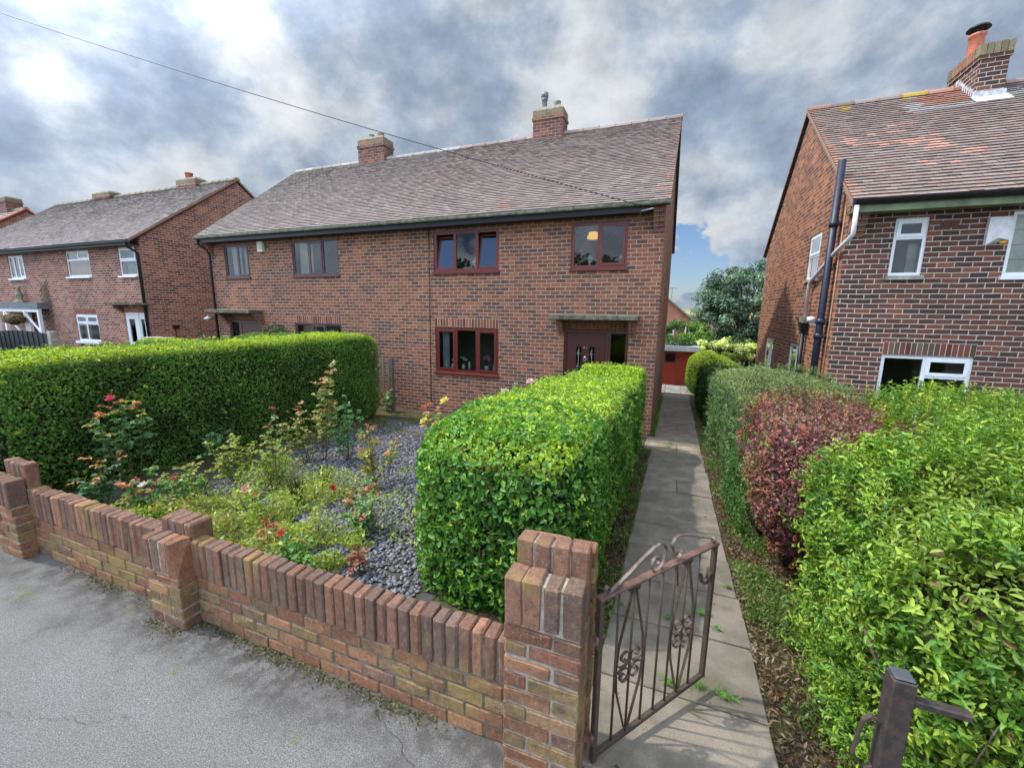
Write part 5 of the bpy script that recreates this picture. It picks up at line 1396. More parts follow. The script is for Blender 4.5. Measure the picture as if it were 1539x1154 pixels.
def footing():
    r = np.random.default_rng(107); n = 3600; x = r.uniform(-5.0, -.7, n); y = 1.60 - np.abs(r.normal(size=n)) * .04
    y = np.where((x > -3.26) & (x < -2.9), y - .11, y); q = noise3(np.stack([x, y * 0, y * 0], 1), 4, 108, 2); k = (q + r.random(n) * .8 > .32) & ((x < -3.25) | (x > -2.9) | (y < 1.49)); x, y = x[k], y[k]; n = len(x)
    P = np.stack([x, y, np.full(n, -2.134) + r.random(n) * .012], 1); C = np.array([(.10, .07, .04), (.05, .045, .03), (.16, .15, .04), (.20, .13, .08), (.12, .16, .04)])[r.integers(5, size=n)]
    o = leaves('leaf_litter', P, np.tile((0, 0, 1.), (n, 1)), .017, C, LEAF_DULL, None, .5, .5, 0, 9, simple=True); tag(o, 'crumbs of moss, soil and dead leaf lying along the foot of the garden wall', 'leaf litter', kind='stuff')
footing()
def tufts():
    r = np.random.default_rng(106); PP = []; T = []
    for (x, y, n_, s) in ((.33, 3.12, 60, .05), (.12, 2.33, 70, .035), (.42, 2.36, 60, .04), (.27, 2.38, 40, .03), (.42, 2.98, 30, .03), (.02, 8.6, 60, .04), (.04, 8.95, 50, .05), (-.25, 2.98, 20, .03), (.10, 2.97, 24, .02), (.55, 3.6, 30, .03)):
        k = n_; a = r.uniform(0, 6.28, k); rr = np.abs(r.normal(size=k)) * s
        PP.append(np.stack([x + np.cos(a) * rr, y + np.sin(a) * rr * .5, np.full(k, gz(y) + .035)], 1)); T.append(np.stack([np.cos(a) * .9, np.sin(a) * .9, np.full(k, .6)], 1))
    P = np.concatenate(PP); T = np.concatenate(T)
    o = leaves('grass', P, np.tile((0, 0, 1.), (len(P), 1)), .055, np.tile((.14, .30, .05), (len(P), 1)) * r.uniform(.7, 1.2, (len(P), 1)), LEAF, None, .12, .4, 0, 7, simple=True, tdir=T)
    tag(o, 'small bright grass tufts sprouting from joints between the path slabs', 'grass', kind='stuff')
tufts()

# ================================================================== ROSES
GR = [(.06, .14, .05), (.09, .19, .06), (.13, .24, .08)]; YG = [(.22, .30, .05), (.30, .34, .07), (.17, .26, .05)]; RD = [(.26, .10, .06), (.32, .15, .08), (.20, .07, .05)]; OL = [(.20, .22, .09), (.16, .2, .08)]; BG = [(.09, .20, .10), (.13, .25, .13)]
def rose(label, x, y, h, spread, canes, nleaf, cols, tips=None, flowers=(), seed=0, lean=(0, 0), size=.05, low=.25, cat='rose bush'):
    r = random.Random(seed); z = gz(y); root = empty('rose_bush', (x, y, z), label, cat, 'rose bushes in the slate bed')
    c = MB(); ends = []
    PP = []; NN = []; TT = []; CC = []
    for i in range(canes):
        a = 6.28 * i / canes + r.uniform(-.5, .5); sp = spread * r.uniform(.35, 1.0); hh = h * r.uniform(.6, 1.0) if i else h
        if i == 0: sp *= .15
        tgt = Vector((x + lean[0] + math.cos(a) * sp, y + lean[1] + math.sin(a) * sp, z + hh))
        p0 = Vector((x + math.cos(a) * .02, y + math.sin(a) * .02, z - .03)); mid = p0.lerp(tgt, .5) + Vector((math.cos(a), math.sin(a), 0)) * sp * .18 + Vector((r.uniform(-.03, .03), r.uniform(-.03, .03), 0))
        pts = []
        for k in range(7):
            t = k / 6; pts.append(p0 * (1 - t) ** 2 + mid * 2 * t * (1 - t) + tgt * t * t)
        c.tube(pts, [.006, .0055, .005, .0045, .004, .003, .002], 5)
        ends.append(tgt)
        nl = max(2, int(nleaf * 2.1 / canes))
        for k in range(nl):
            t = low + (1 - low) * (k + r.random()) / nl; q = p0 * (1 - t) ** 2 + mid * 2 * t * (1 - t) + tgt * t * t
            b = r.uniform(0, 6.28); d = Vector((math.cos(b), math.sin(b), r.uniform(-.35, .8))).normalized(); ln = r.uniform(.05, .13) * (h / .7) ** .3
            c.tube([q, q + d * ln], .0015, 3, cap=False)
            pc = tips if (tips and t > .86 and r.random() < .75) else cols
            col = np.array(pc[r.randrange(len(pc))]) * r.uniform(.95, 1.5)
            sd = d.cross(Vector((0, 0, 1))).normalized(); up = sd.cross(d).normalized()
            for (f, sg) in ((1.05, 0), (.72, 1), (.72, -1), (.42, 1), (.42, -1)):
                P = q + d * ln * f + sd * sg * size * .42
                PP.append(P); NN.append(up + Vector((r.uniform(-.3, .3), r.uniform(-.3, .3), .2))); TT.append(d * .6 + sd * sg * .8 - Vector((0, 0, .15))); CC.append(col * r.uniform(.85, 1.15))
    c.build('canes', CANE, root)
    leaves('foliage', np.array(PP), np.array(NN), size, np.array(CC), LEAF_DULL, root, .68, .42, .25, seed, tdir=np.array(TT))
    for (dx, dy, dz, R, col) in flowers:
        F = MB(); ctr = Vector((x + dx, y + dy, z + dz))
        e = min(ends, key=lambda q: (q - ctr).length); F2 = MB(); F2.tube([e, ctr - Vector((0, 0, R * .5))], .002, 4)
        ax = Vector((r.uniform(-.3, .3), -.45, .8)).normalized(); u = ax.cross(Vector((1, 0, 0))).normalized(); v = ax.cross(u)
        for ring, (nr_, rad, tilt) in enumerate(((5, 1.0, .55), (5, .82, .95), (5, .6, 1.25), (4, .36, 1.42))):
            for k in range(nr_):
                an = 6.28 * k / nr_ + ring * .6 + r.uniform(-.15, .15); o = u * math.cos(an) + v * math.sin(an); s2 = ax.cross(o)
                oo = (o * math.cos(tilt) + ax * math.sin(tilt)); b0 = ctr - ax * R * .35 + o * rad * R * .15
                w = R * .75 * (rad * .5 + .5); k_ = r.uniform(.8, 1.15); cc = tuple(q * k_ for q in col)
                m1 = b0 + oo * R * .55 + o * R * rad * .35; t1 = b0 + oo * R * 1.0 + o * R * rad * .42
                F.add([b0, m1 - s2 * w * .55, t1 - s2 * w * .32 + o * R * .08, t1 + s2 * w * .32 + o * R * .08, m1 + s2 * w * .55, m1 + o * R * .1], [(0, 5, 2, 1), (5, 3, 2), (0, 4, 3, 5)], cc, True)
        fo = F.build('flower', PETAL, root); F2.build('flower_stem', CANE, fo)
    return root
PINK = (.75, .06, .16); PEACH = (.66, .38, .30); RED = (.45, .035, .03); YEL = (.80, .68, .12); CREAM = (.80, .72, .62); PALE = (.78, .60, .58)
rose('tall leggy rose with one bright pink bloom and orange young leaves against the left hedge', -5.98, 2.80, 1.15, .40, 6, 44, [(.07, .15, .06), (.10, .19, .09)], [(.42, .22, .06), (.40, .12, .05), (.22, .24, .06)], [(-.26, 0, 1.13, .036, PINK)], 1, (-.10, 0), .058, .45)
rose('green rose with a bronze shoot just behind the wall at the left', -5.72, 2.35, .58, .26, 5, 36, BG, [(.35, .18, .09)], (), 2, (0, 0), .052, .15)
rose('bushy green rose bearing one cream bloom behind the wall', -4.75, 2.38, .60, .34, 8, 70, GR, [(.2, .26, .07), (.36, .12, .06)], [(-.12, -.05, .42, .042, CREAM)], 3, (0, 0), .046, .1)
rose('yellowing rose near the middle of the left hedge', -5.30, 3.55, .62, .3, 6, 48, YG, [(.3, .3, .08)], (), 4, (0, 0), .048, .15)
rose('rose with a single dark red leaf tip rising before the left hedge', -5.40, 4.25, .88, .22, 4, 26, [(.2, .26, .07), (.15, .2, .07)], [(.22, .05, .05)], (), 5, (.02, 0), .048, .3)
rose('tallest rose, a single upright stem of pale green leaves topped with bronze', -5.02, 4.78, 1.55, .20, 3, 42, [(.28, .32, .14), (.22, .27, .10), (.30, .32, .09)], [(.38, .16, .10), (.30, .2, .08)], (), 6, (.18, 0), .066, .38)
rose('wide rose with coral leaf tips at the foot of the tallest rose', -5.15, 4.6, .95, .30, 5, 40, [(.26, .27, .10), (.20, .22, .06)], [(.34, .15, .09), (.34, .25, .09)], (), 7, (-.12, 0), .052, .3)
rose('blue-green leafy rose behind the tallest rose', -4.75, 5.0, 1.0, .28, 6, 46, [(.08, .20, .08), (.12, .26, .10)], None, (), 8, (0, 0), .05, .25)
rose('upright rose with rust-orange top leaves in the middle of the slate', -3.52, 4.1, .90, .17, 4, 40, [(.30, .28, .07), (.24, .22, .06)], [(.34, .16, .08), (.30, .11, .06)], (), 9, (-.04, 0), .048, .15)
rose('slim rose with amber tips right of the rust-topped rose', -3.62, 4.5, .60, .20, 3, 18, [(.26, .28, .08)], [(.42, .22, .08)], (), 10, (.15, 0), .045, .45)
rose('light green rose with bare brown twigs near the clipped path hedge', -2.80, 3.1, .52, .32, 6, 50, [(.16, .28, .08), (.20, .30, .12), (.12, .22, .09)], [(.30, .15, .08)], [(-.42, .05, .40, .028, (.45, .03, .06))], 11, (0, 0), .052, .15)
rose('rose with yellow and coral blooms beside the path hedge, closest to the house', -3.62, 5.9, .85, .34, 7, 70, [(.14, .26, .10), (.2, .3, .1)], [(.40, .2, .1)], [(.12, 0, .98, .06, YEL), (-.22, -.1, .62, .055, YEL), (-.30, .02, .82, .035, (.6, .16, .10)), (-.18, .02, .88, .035, (.62, .22, .13))], 12, (0, 0), .056, .15)
rose('rose with two red blooms against the brick wall by the wooden fence panel', -7.05, 8.95, .62, .30, 5, 40, [(.14, .25, .12), (.2, .3, .14)], None, [(-.12, -.05, .42, .055, RED), (.12, -.05, .62, .055, RED)], 13, (.1, 0), .06, .2)
rose('low rose with an orange-red bud just behind the wall coping', -2.80, 2.28, .34, .30, 7, 52, [(.10, .24, .06), (.14, .28, .07)], [(.3, .3, .07)], [(-.10, -.02, .36, .026, (.55, .08, .05))], 14, (0, 0), .048, .05)
rose('peach-flowered rose sunk in yellow weeds', -4.02, 2.85, .36, .34, 6, 40, YG, None, [(-.18, .05, .30, .038, PEACH), (.02, .0, .29, .038, (.62, .27, .20))], 15, (0, 0), .04, .1)
rose('tiny rose sprig with crimson leaves near the wall, right side of the slate', -2.34, 2.50, .26, .08, 3, 10, RD, RD, (), 16, (0, 0), .04, .4)
rose('small blue-green rose tight against the left hedge', -6.15, 3.85, .56, .16, 4, 20, BG, None, (), 17, (.06, 0), .048, .3)
rose('small crimson-leaved rose among the weeds with a low red bloom', -3.28, 2.42, .40, .14, 4, 18, [(.36, .14, .07), (.28, .10, .06)], RD, [(-.05, -.25, .16, .026, RED)], 18, (0, 0), .036, .3)
rose('loose green rose between the cream-flowered and yellowing ones', -5.15, 2.95, .48, .30, 6, 46, [(.12, .23, .06), (.2, .28, .06)], [(.3, .28, .08)], (), 19, (0, 0), .044, .1)
rose('mid-bed rose with soft yellow leaves over thin bare stems', -4.60, 3.55, .66, .26, 6, 50, YG, [(.34, .3, .1)], (), 20, (0, 0), .044, .2)
rose('low glossy rose in the lee of the left wall pier', -4.35, 2.1, .30, .32, 7, 52, [(.07, .18, .05), (.12, .24, .05)], [(.34, .18, .07)], (), 21, (-.2, 0), .048, .05)
rose('pale pink rose showing over the top of the path hedge near the window', -2.75, 7.2, 1.22, .30, 5, 44, [(.14, .26, .08), (.2, .3, .1)], None, [(-.20, 0, 1.05, .055, PALE), (.30, 0, 1.28, .055, PALE)], 22, (0, 0), .055, .3)
for (x, y, lab) in ((-4.12, 3.9, 'dead brown rose stump with bare twigs in the middle of the slate'), (-3.95, 3.35, 'smaller dead rose stump nearer the wall')):
    st = empty('rose_stump', (x, y, gz(y)), lab, 'dead rose', 'dead rose stumps'); b = MB()
    for i in range(26):
        a = random.uniform(0, 6.28); s = random.uniform(.02, .13); hh = random.uniform(.12, .34)
        b.tube([(x + math.cos(a) * .03, y + math.sin(a) * .03, gz(y) - .02), (x + math.cos(a) * s * .7, y + math.sin(a) * s * .7, gz(y) + hh * .6), (x + math.cos(a) * s, y + math.sin(a) * s, gz(y) + hh)], [.008, .006, .004], 5)
    b.build('bare_twigs', TWIG_DARK, st)

# ================================================================== OTHER GARDEN THINGS
fp = empty('fence_panel', (-7.1, 9.0, gz(9)), 'short weathered picket fence panel between the left hedge and the brick wall', 'fence')
b = MB()
for i, x in enumerate((-7.75, -7.58, -7.41, -7.24, -7.07)): b.cbox(x, x + .075, 9.0, 9.02, -2.62, -1.31, .004)
b.cbox(-7.8, -6.95, 9.021, 9.05, -1.62, -1.55, .004); b.cbox(-7.8, -6.95, 9.021, 9.05, -2.4, -2.33, .004)
b.build('pickets', OLD_WOOD, fp); b = MB(); b.cbox(-6.95, -6.87, 8.96, 9.04, -2.75, -1.29, .006); b.build('post', plain('grey_old_post', (.13, .11, .10), .95, .1, .3, 20, .5), fp)
bfp = empty('garden_fence', (-21.6, 7.6, -2.6), 'black painted arched-top board fence below the grey porch roof', 'fence')
b = MB()
for i in range(24):
    x = -23.9 + i * .168; t = (i - 12) / 12; z = -.93 - .10 * t * t
    b.cbox(x, x + .16, 7.58 + (.02 if i % 2 else 0), 7.61 + (.02 if i % 2 else 0), -2.7, z, .004)
b.build('boards', FENCE_BLACK, bfp); b = MB(); b.cbox(-19.86, -19.66, 7.5, 7.7, -2.8, -.90, .01); b.build('post', CONCRETE, bfp)
tr = empty('trellis', (-24.3, 9.33, -1.4), 'diamond-lattice brown wooden trellis fixed to the wall beside the porch', 'trellis'); b = MB()
for i in range(12):
    z = .95 - i * .19
    for (xa, xb) in ((-24.75, -24.05), (-24.05, -24.75)): b.tube([(xa, 9.36, z), (xb, 9.36, z - .45)], .016, 4)
b.build('lattice', OLD_WOOD, tr)
hbk = empty('hanging_basket', (-25.8, 8.85, -.6), 'hanging basket of trailing flowers under the porch front', 'hanging basket')
b = MB(); b.lathe([(0, -.22), (.14, -.16), (.22, 0), (.2, 0)], -25.8, 8.85, -.66, 14); b.build('basket', TWIG_DARK, hbk); b = MB()
for a in (0, 2.1, 4.2): b.tube([(-25.8 + .2 * math.cos(a), 8.85 + .2 * math.sin(a), -.66), (-25.8, 8.85, -.3)], .006, 4)
b.build('chain', BLACK, hbk)
hedge(hbk, (-25.8, 8.85, -.64), (.36, .3, .20), 2.5, 1800, .06, [(.10, .18, .05), (.3, .12, .14), (.25, .26, .12)], None, 0, None, .05, 6, .1, 111, core=None, name='flowers')
orn = empty('garden_ornament', (-26.0, 9.2, .06), 'small weathered stone bird ornament standing on the porch roof', 'ornament'); b = MB()
b.lathe([(.24, 0), (.24, .05), (.15, .09), (.14, .2), (.17, .3), (.12, .42), (.08, .5), (.11, .56), (.09, .64), (0, .68)], -26.0, 9.2, .06, 12, sy=.7); b.tube([(-26.1, 9.15, .18), (-26.4, 9.15, .14)], .04, 6); b.tube([(-26.0, 9.12, .66), (-26.15, 9.05, .66)], [.03, .01], 6)
b.build('body', FLAUNCH, orn)
nh = empty('shrub', (-9.7, 7.6, gz(7.5)), 'leafy pale green shrubs in the next garden showing above the left hedge', 'shrub')
hedge(nh, (-9.75, 7.7, -1.5), (1.55, .45, .86), 2.6, 16000, .06, [(.08, .18, .04), (.13, .24, .06), (.18, .28, .09)], (.2, .3, .08), .5, None, .12, 3, .15, 112, gap=(4, -.3, .3), core=.7)
nh2 = empty('hedge', (-12.4, 7.5, gz(7.5)), 'small clipped hedge in front of the next door porch, beyond the long left hedge', 'hedge')
hedge(nh2, (-13.2, 7.5, -1.75), (1.3, .35, .84), 6, 9000, .05, PRIVET, NEWG, .9, None, .04, 4, .08, 113)
hb = empty('shrub', (-8.6, 8.9, -2.6), 'dark round-topped bush below the neighbouring ground floor window', 'shrub')
hedge(hb, (-10.95, 8.95, -1.4), (.42, .3, .85), 3, 3500, .05, [(.02, .06, .015), (.03, .09, .03)], None, 0, None, .06, 5, .08, 114)
for i, (x, lab) in enumerate(((-15.35, 'left one of two pale stone bird tables beyond the small hedge'), (-14.75, 'right one of two pale stone bird tables beyond the small hedge'))):
    bt = empty('bird_table', (x, 8.2, gz(8.2)), lab, 'bird table', 'stone bird tables'); b = MB()
    b.lathe([(.2, 0), (.2, .06), (.09, .12), (.07, 1.45), (.12, 1.55)], x, 8.2, gz(8.2), 12); b.build('pedestal', CONCRETE, bt)
    b = MB(); b.lathe([(.12, 0), (.24, .07), (.26, .13), (.2, .13), (0, .09)], x, 8.2, gz(8.2) + 1.551, 14); b.build('bowl', CONCRETE, bt)
ph = empty('shrub', (-24.9, 6.6, -2.6), 'green leafy plant in front of the black fence at the far left', 'shrub')
hedge(ph, (-24.2, 6.7, -1.75), (1.2, .5, .62), 2.5, 5000, .08, [(.05, .14, .03), (.12, .22, .06)], None, 0, None, .1, 4, .12, 115)

# overhead wire from a pole beyond the left edge of the photograph to the house corner
P1 = Vector((-.66, 9.04, 1.98)); d0 = Vector((-1.563, .611, .681)) * 9.6 + Vector((0, 0, .22))
P0 = Vector(d0); ext = P0 + (P0 - P1) * .45
wr = MB(); pts = []
for i in range(41):
    t = i / 40; p = P1.lerp(ext, t); pts.append(p - Vector((0, 0, 4 * t * (1 - t) * .22)))
wr.tube(pts, .008, 5); tag(wr.build('telephone_wire', BLACK), 'thin black telephone wire sloping down to the roof edge above the front door', 'wire')
pole = empty('telegraph_pole', (ext.x, ext.y, gz(ext.y)), 'wooden telegraph pole down the street carrying the wire, outside the photograph', 'telegraph pole')
pm = MB(); pm.tube([(ext.x, ext.y, gz(ext.y) - .3), (ext.x, ext.y, ext.z + .3)], [.15, .10], 10); pm.build('mast', OLD_WOOD, pole)

# ------------------------------------------------------------------ things on the window sills
def vase(name, label, cat, x, y, z, prof, m, flowers=None, group=None):
    o = empty(name, (x, y, z), label, cat, group); b = MB(); b.lathe(prof, x, y, z, 12); b.build('body', m, o)
    if flowers:
        f = MB(); s = MB()
        for (dx, dz, r, col) in flowers:
            s.tube([(x, y, z + prof[-1][1]), (x + dx * .4, y, z + dz * .7), (x + dx, y, z + dz)], .004, 4)
            for k in range(6):
                a = k * 1.05; f.lathe([(0, -.004), (r * .5, 0), (0, .004)], x + dx + math.cos(a) * r * .6, y + math.sin(k) * .01, z + dz + math.sin(a) * r * .6, 6, col, sy=.6)
                f.tube([(x + dx, y, z + dz), (x + dx + math.cos(a) * r, y - .01, z + dz + math.sin(a) * r)], [r * .2, r * .35], 5, col)
        s.build('stems', CANE, o); f.build('flowers', PETAL, o)
    return o
ys = YF + .20; zs = LZ0 + .08
VP = [(.0, 0), (.045, .005), (.055, .05), (.03, .11), (.035, .13)]
FIG = [(0, 0), (.04, .003), (.03, .06), (.04, .10), (.02, .14), (.03, .17), (.022, .2), (0, .21)]
vase('figurine', 'slim white figurine at the left end of the lower window sill', 'figurine', -5.60, ys, zs, FIG, CERAMIC, group='ornaments on the lower sill')
vase('vase', 'white vase with a cream flower in the left light of the lower window', 'vase', -5.42, ys, zs, VP, CERAMIC, [(.05, .26, .05, (.75, .72, .6)), (.0, .22, .04, (.7, .7, .6))], 'ornaments on the lower sill')
vase('vase', 'small vase with white flowers at the left of the middle lower light', 'vase', -5.10, ys, zs, VP, CERAMIC, [(.02, .27, .045, (.75, .7, .6)), (-.06, .3, .035, (.6, .55, .5)), (.08, .25, .04, (.7, .7, .62))], 'ornaments on the lower sill')
vase('figurine', 'white angel figurine in the middle of the lower window', 'figurine', -4.93, ys, zs, FIG, CERAMIC, group='ornaments on the lower sill')
vase('figurine', 'tall pale figurine beside the right mullion of the lower window', 'figurine', -4.70, ys, zs, [(q * 1.1, w * 1.35) for q, w in FIG], CERAMIC, group='ornaments on the lower sill')
vase('orchid', 'pink orchid in a white pot in the right light of the lower window', 'orchid', -4.44, ys, zs, [(0, 0), (.05, .004), (.065, .12), (.05, .12)], CERAMIC, [(-.05, .31, .05, (.62, .25, .55)), (.06, .30, .055, (.66, .35, .6)), (.02, .36, .05, (.6, .3, .55))])
vase('figurine', 'stout white figurine at the right end of the lower window', 'figurine', -4.22, ys, zs, [(q * 1.2, w * .9) for q, w in FIG], CERAMIC, group='ornaments on the lower sill')
zs = WZ0 + .08
LAMP = [(0, 0), (.05, .005), (.02, .02), (.018, .11), (.03, .12)]; SHADE = [(.085, .12), (.075, .16), (.045, .21), (.012, .235), (.0, .24)]
def lamp(label, x, m):
    o = empty('table_lamp', (x, ys, zs), label, 'table lamp', 'table lamps in upper windows'); b = MB(); b.lathe(LAMP, x, ys, zs, 12); b.build('base', CERAMIC, o); b = MB(); b.lathe(SHADE, x, ys, zs, 14); b.build('lamp_shade', m, o)
lamp('green glass table lamp in the middle light of the upper three-light window', -4.75, GLASS_GREEN)
lamp('green glass table lamp in the window above the front door', -1.92, GLASS_GREEN)
lamp('white table lamp at the right edge of the window above the front door', -1.20, CERAMIC)
vase('orchid', 'pink orchid arching in the window above the front door', 'orchid', -2.14, ys, zs, [(0, 0), (.05, .004), (.06, .09), (.05, .09)], OLD_WOOD, [(-.03, .28, .05, (.5, .2, .5)), (.05, .24, .045, (.55, .25, .5)), (.02, .32, .045, (.5, .22, .5))])
ls = empty('pendant_lamp', (-2.0, 10.3, 2.0), 'lit yellow pendant lamp hanging inside the window above the front door', 'pendant lamp')
m_, nt_ = mat('lit_shade'); k_ = N(nt_); e_ = k_.n('ShaderNodeEmission'); e_.inputs[0].default_value = (1, .55, .12, 1); e_.inputs[1].default_value = .65; k_.out(e_.outputs[0])
b = MB(); b.lathe([(.14, 0), (.14, .07), (.11, .08), (.11, .14), (.05, .16), (0, .16)], -2.0, 10.3, 1.66, 12); b.build('lamp_shade', m_, ls)
b = MB(); b.tube([(-2.0, 10.3, 1.82), (-2.0, 10.3, 1.97)], .006, 5); b.build('flex', BLACK, ls)
bx = MB(); bx.cbox(-5.08, -4.86, ys, ys + .05, zs, zs + .045, .004); tag(bx.build('storage_box', CERAMIC), 'small white box lying on the sill in the upper three-light window', 'box')
def curtain(label, x0, x1, z0, z1, m, y=9.62):
    b = MB(); n = 28; vs = []
    for i in range(n + 1):
        x = x0 + (x1 - x0) * i / n; dy = .022 * math.sin(i * 1.25)
        vs += [(x, y + dy, z0), (x, y + dy * .7, z1)]
    b.add(vs, [(2 * i, 2 * i + 2, 2 * i + 3, 2 * i + 1) for i in range(n)], (1, 1, 1), True)
    tag(b.build('curtain', m), label, 'curtain')
curtain('thin blue-grey curtain at the left of the lower three-light window', -5.72, -5.52, LZ0, LZ1, CURTAIN_B)
curtain('pale green curtain in the left light of the neighbouring upper window, below the alarm box', -10.50, -9.99, WZ0, WZ1, plain('pale_green_cloth', (.50, .52, .36), .9, .1, .1, 4))
curtain('narrow white curtain at the right edge of the neighbouring upper three-light window', -9.05, -8.92, WZ0, WZ1, CURTAIN)
curtain('white net curtain in the left light of the small neighbouring upper window', -13.36, -12.93, WZ0, WZ1, CURTAIN)
curtain('white net curtain in the right light of the small neighbouring upper window', -12.83, -12.42, WZ0, WZ1, CURTAIN)
curtain('cream curtain in the left light of the neighbouring lower window', -10.58, -10.05, LZ0, LZ1, plain('cream_cloth', (.52, .48, .33), .9, .1, .1, 4))
curtain('white curtain at the left of the white-framed lower window of the far pair', -22.40, -21.95, -1.42, -.37, CURTAIN)
curtain('white curtain at the right of the white-framed lower window of the far pair', -21.15, -20.98, -1.42, -.37, CURTAIN)
curtain('white curtain in the narrow upper window of the right-hand house', 3.66, 3.79, .65, 1.2, CURTAIN)
curtain('white blind behind the single-light upper window of the far pair', -18.95, -18.05, 1.04, 2.03, CURTAIN_B)
# slatted blind in the right-hand house
b = MB()
for i in range(4): b.box(4.88, 5.6, 9.6, 9.61, .66 + i * .235, .66 + i * .235 + .225)
tag(b.build('window_blind', plain('pale_blind', (.55, .56, .48), .8)), 'pale panelled blind in the upper right window of the right-hand house', 'blind')

# ================================================================== SKY, SUN, CAMERA
SUN = Vector((-2.97, -.47, 4.39)).normalized()
world = bpy.data.worlds.new('World'); SC.world = world; world.use_nodes = True
nt = world.node_tree; k = N(nt)
for n_ in list(nt.nodes): nt.nodes.remove(n_)
out = k.n('ShaderNodeOutputWorld'); bgn = k.n('ShaderNodeBackground')
sky = k.n('ShaderNodeTexSky'); sky.sky_type = 'NISHITA'; sky.sun_disc = False
sky.sun_elevation = math.asin(SUN.z); sky.sun_rotation = math.atan2(SUN.x, SUN.y)
sky.air_density = 1.0; sky.dust_density = .6; sky.ozone_density = 1.5
tc = k.n('ShaderNodeTexCoord'); D = k.vmath('NORMALIZE', tc.outputs['Generated'])
sp_ = k.n('ShaderNodeSeparateXYZ'); k.l(D, sp_.inputs[0])
zz = k.math('MAXIMUM', sp_.outputs[2], 0.0)
den = k.math('ADD', zz, .42)
cv = k.n('ShaderNodeCombineXYZ'); k.l(k.math('DIVIDE', sp_.outputs[0], den), cv.inputs[0]); k.l(k.math('DIVIDE', sp_.outputs[1], den), cv.inputs[1])
k.l(k.math('MULTIPLY', zz, 1.3), cv.inputs[2])
q = k.vmath('MULTIPLY', k.vmath('ADD', k.vmath('MULTIPLY', D, (1.6, 1.6, 2.6)), k.vmath('MULTIPLY', cv.outputs[0], (.35, .35, 0))), (1, 1, 1))
n1 = k.math('ADD', k.math('MULTIPLY', k.math('SUBTRACT', k.noise(q, SKYS[0], 10, .60, .10), .5), 1.38), .49); q2 = k.vmath('ADD', q, (7.3, 2.1, 4.0)); n2 = k.noise(q2, SKYS[1], 6, .6, .15)
def blob(d, cosw, amp):
    v = Vector(d).normalized(); dt = k.vmath('DOT_PRODUCT', D, tuple(v))
    return k.math('MULTIPLY', k.mapr(dt, cosw, 1.0), amp)
tot = n1
for (d, w_, a_) in BLOBS: tot = k.math('ADD', tot, blob(d, 1 - (1 - w_) * .8, a_ * .75))
cloud = k.ramp(tot, [(.24, (.33, .42, .58)), (.40, (.42, .515, .675)), (.50, (.52, .61, .755)), (.57, (.62, .705, .82)), (.67, (.78, .84, .92)), (.84, (.92, .95, .99))])
shade = k.mapr(n2, .32, .68, .88 * CLOUDGAIN, 1.12 * CLOUDGAIN)
cs = k.n('ShaderNodeVectorMath', operation='SCALE'); k.l(cloud, cs.inputs[0]); k.l(shade, cs.inputs['Scale'])
# cloud brightened towards the sun, out of the picture, to add fill light
glow = k.mapr(k.vmath('DOT_PRODUCT', D, tuple(SUN)), .55, 1.0, 1.0, 3.0)
cs2 = k.n('ShaderNodeVectorMath', operation='SCALE'); k.l(cs.outputs[0], cs2.inputs[0]); k.l(glow, cs2.inputs['Scale'])
back = k.mapr(sp_.outputs[1], .25, -.55, 1.0, BACKGAIN)  # unseen sky behind the camera brightened as added fill
cs3 = k.n('ShaderNodeVectorMath', operation='SCALE'); k.l(cs2.outputs[0], cs3.inputs[0]); k.l(back, cs3.inputs['Scale'])
skc = k.n('ShaderNodeVectorMath', operation='SCALE'); k.l(k.mix(1.0, sky.outputs[0], (.80, .92, 1.12), 'MULTIPLY'), skc.inputs[0]); skc.inputs['Scale'].default_value = SKYGAIN
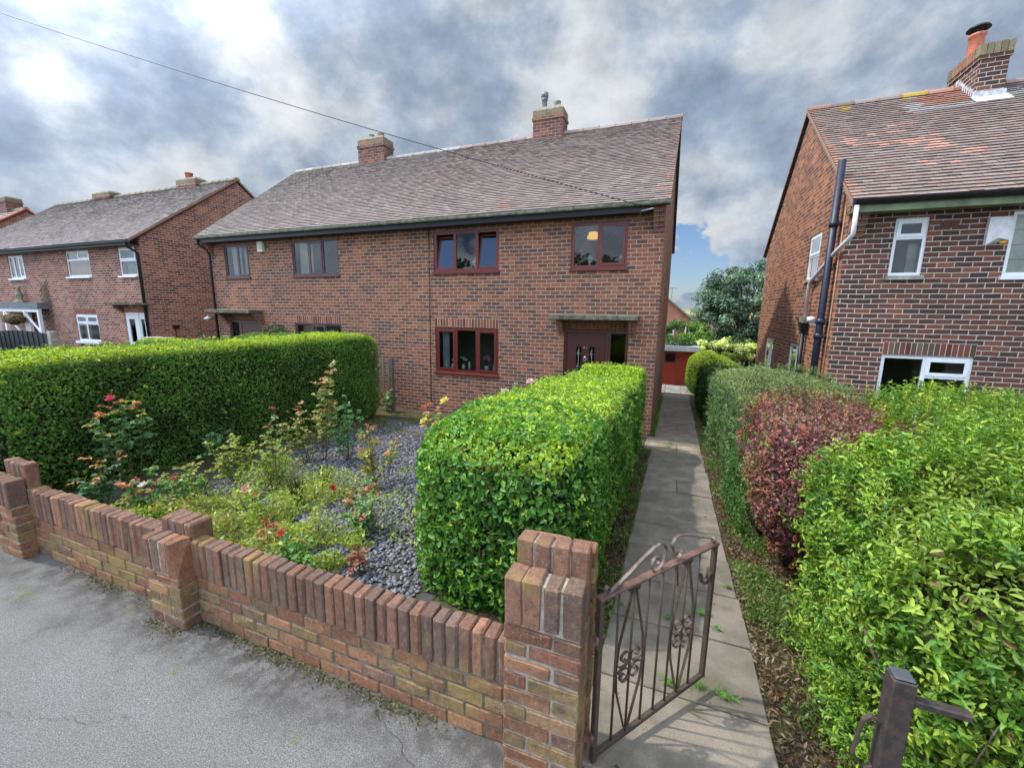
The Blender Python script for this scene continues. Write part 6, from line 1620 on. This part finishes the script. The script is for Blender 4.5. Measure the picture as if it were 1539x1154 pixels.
# gaps where the blue shows
gap = k.math('ADD', k.math('MULTIPLY', k.math('SUBTRACT', k.noise(k.vmath('ADD', q, (1.7, 9.2, 0)), SKYS[2], 6, .6, .1), .5), 1.8), .5)
gt = k.math('SUBTRACT', gap, .26)
for (d, w_, a_) in GAPS + [((-.50, -.77, .39), .93, .8), ((-.40, -.82, .38), .95, .5)]: gt = k.math('ADD', gt, blob(d, w_, a_))
cover = k.mapr(gt, .72, .86, 1.0, 0.0)
mixn = k.n('ShaderNodeMix', data_type='RGBA'); k.l(cover, mixn.inputs[0]); k.l(skc.outputs[0], mixn.inputs[6]); k.l(cs3.outputs[0], mixn.inputs[7])
k.l(mixn.outputs[2], bgn.inputs[0]); bgn.inputs[1].default_value = SKYSTR
k.l(bgn.outputs[0], out.inputs[0])

sl = bpy.data.lights.new('sun', 'SUN'); sl.energy = SUNSTR; sl.angle = math.radians(1.5); sl.color = (1.0, .94, .84)
so = bpy.data.objects.new('sun', sl); COL.objects.link(so); so.rotation_euler = (-SUN).to_track_quat('-Z', 'Y').to_euler(); so.location = SUN * 30
cam = bpy.data.cameras.new('camera'); co = bpy.data.objects.new('camera', cam); COL.objects.link(co)
cam.sensor_fit = 'HORIZONTAL'; cam.sensor_width = 36; cam.lens = 36 * 628.27 / 1539; cam.clip_start = .05; cam.clip_end = 5000
yaw, pitch, roll = map(math.radians, (21.300, 10.0995, .6356))
fw = Vector((-math.sin(yaw) * math.cos(pitch), math.cos(yaw) * math.cos(pitch), -math.sin(pitch))); rt = Vector((math.cos(yaw), math.sin(yaw), 0)); up = rt.cross(fw)
r2 = rt * math.cos(roll) + up * math.sin(roll); u2 = -rt * math.sin(roll) + up * math.cos(roll)
co.matrix_world = Matrix(((r2.x, u2.x, -fw.x, 0), (r2.y, u2.y, -fw.y, 0), (r2.z, u2.z, -fw.z, 0), (0, 0, 0, 1)))
SC.camera = co
SC.view_settings.view_transform = 'Standard'; SC.view_settings.look = 'None'; SC.view_settings.exposure = EXPO; SC.view_settings.gamma = 1
SC.view_settings.use_curve_mapping = False
SC.cycles.max_bounces = 6; SC.cycles.diffuse_bounces = 3; SC.cycles.transparent_max_bounces = 12
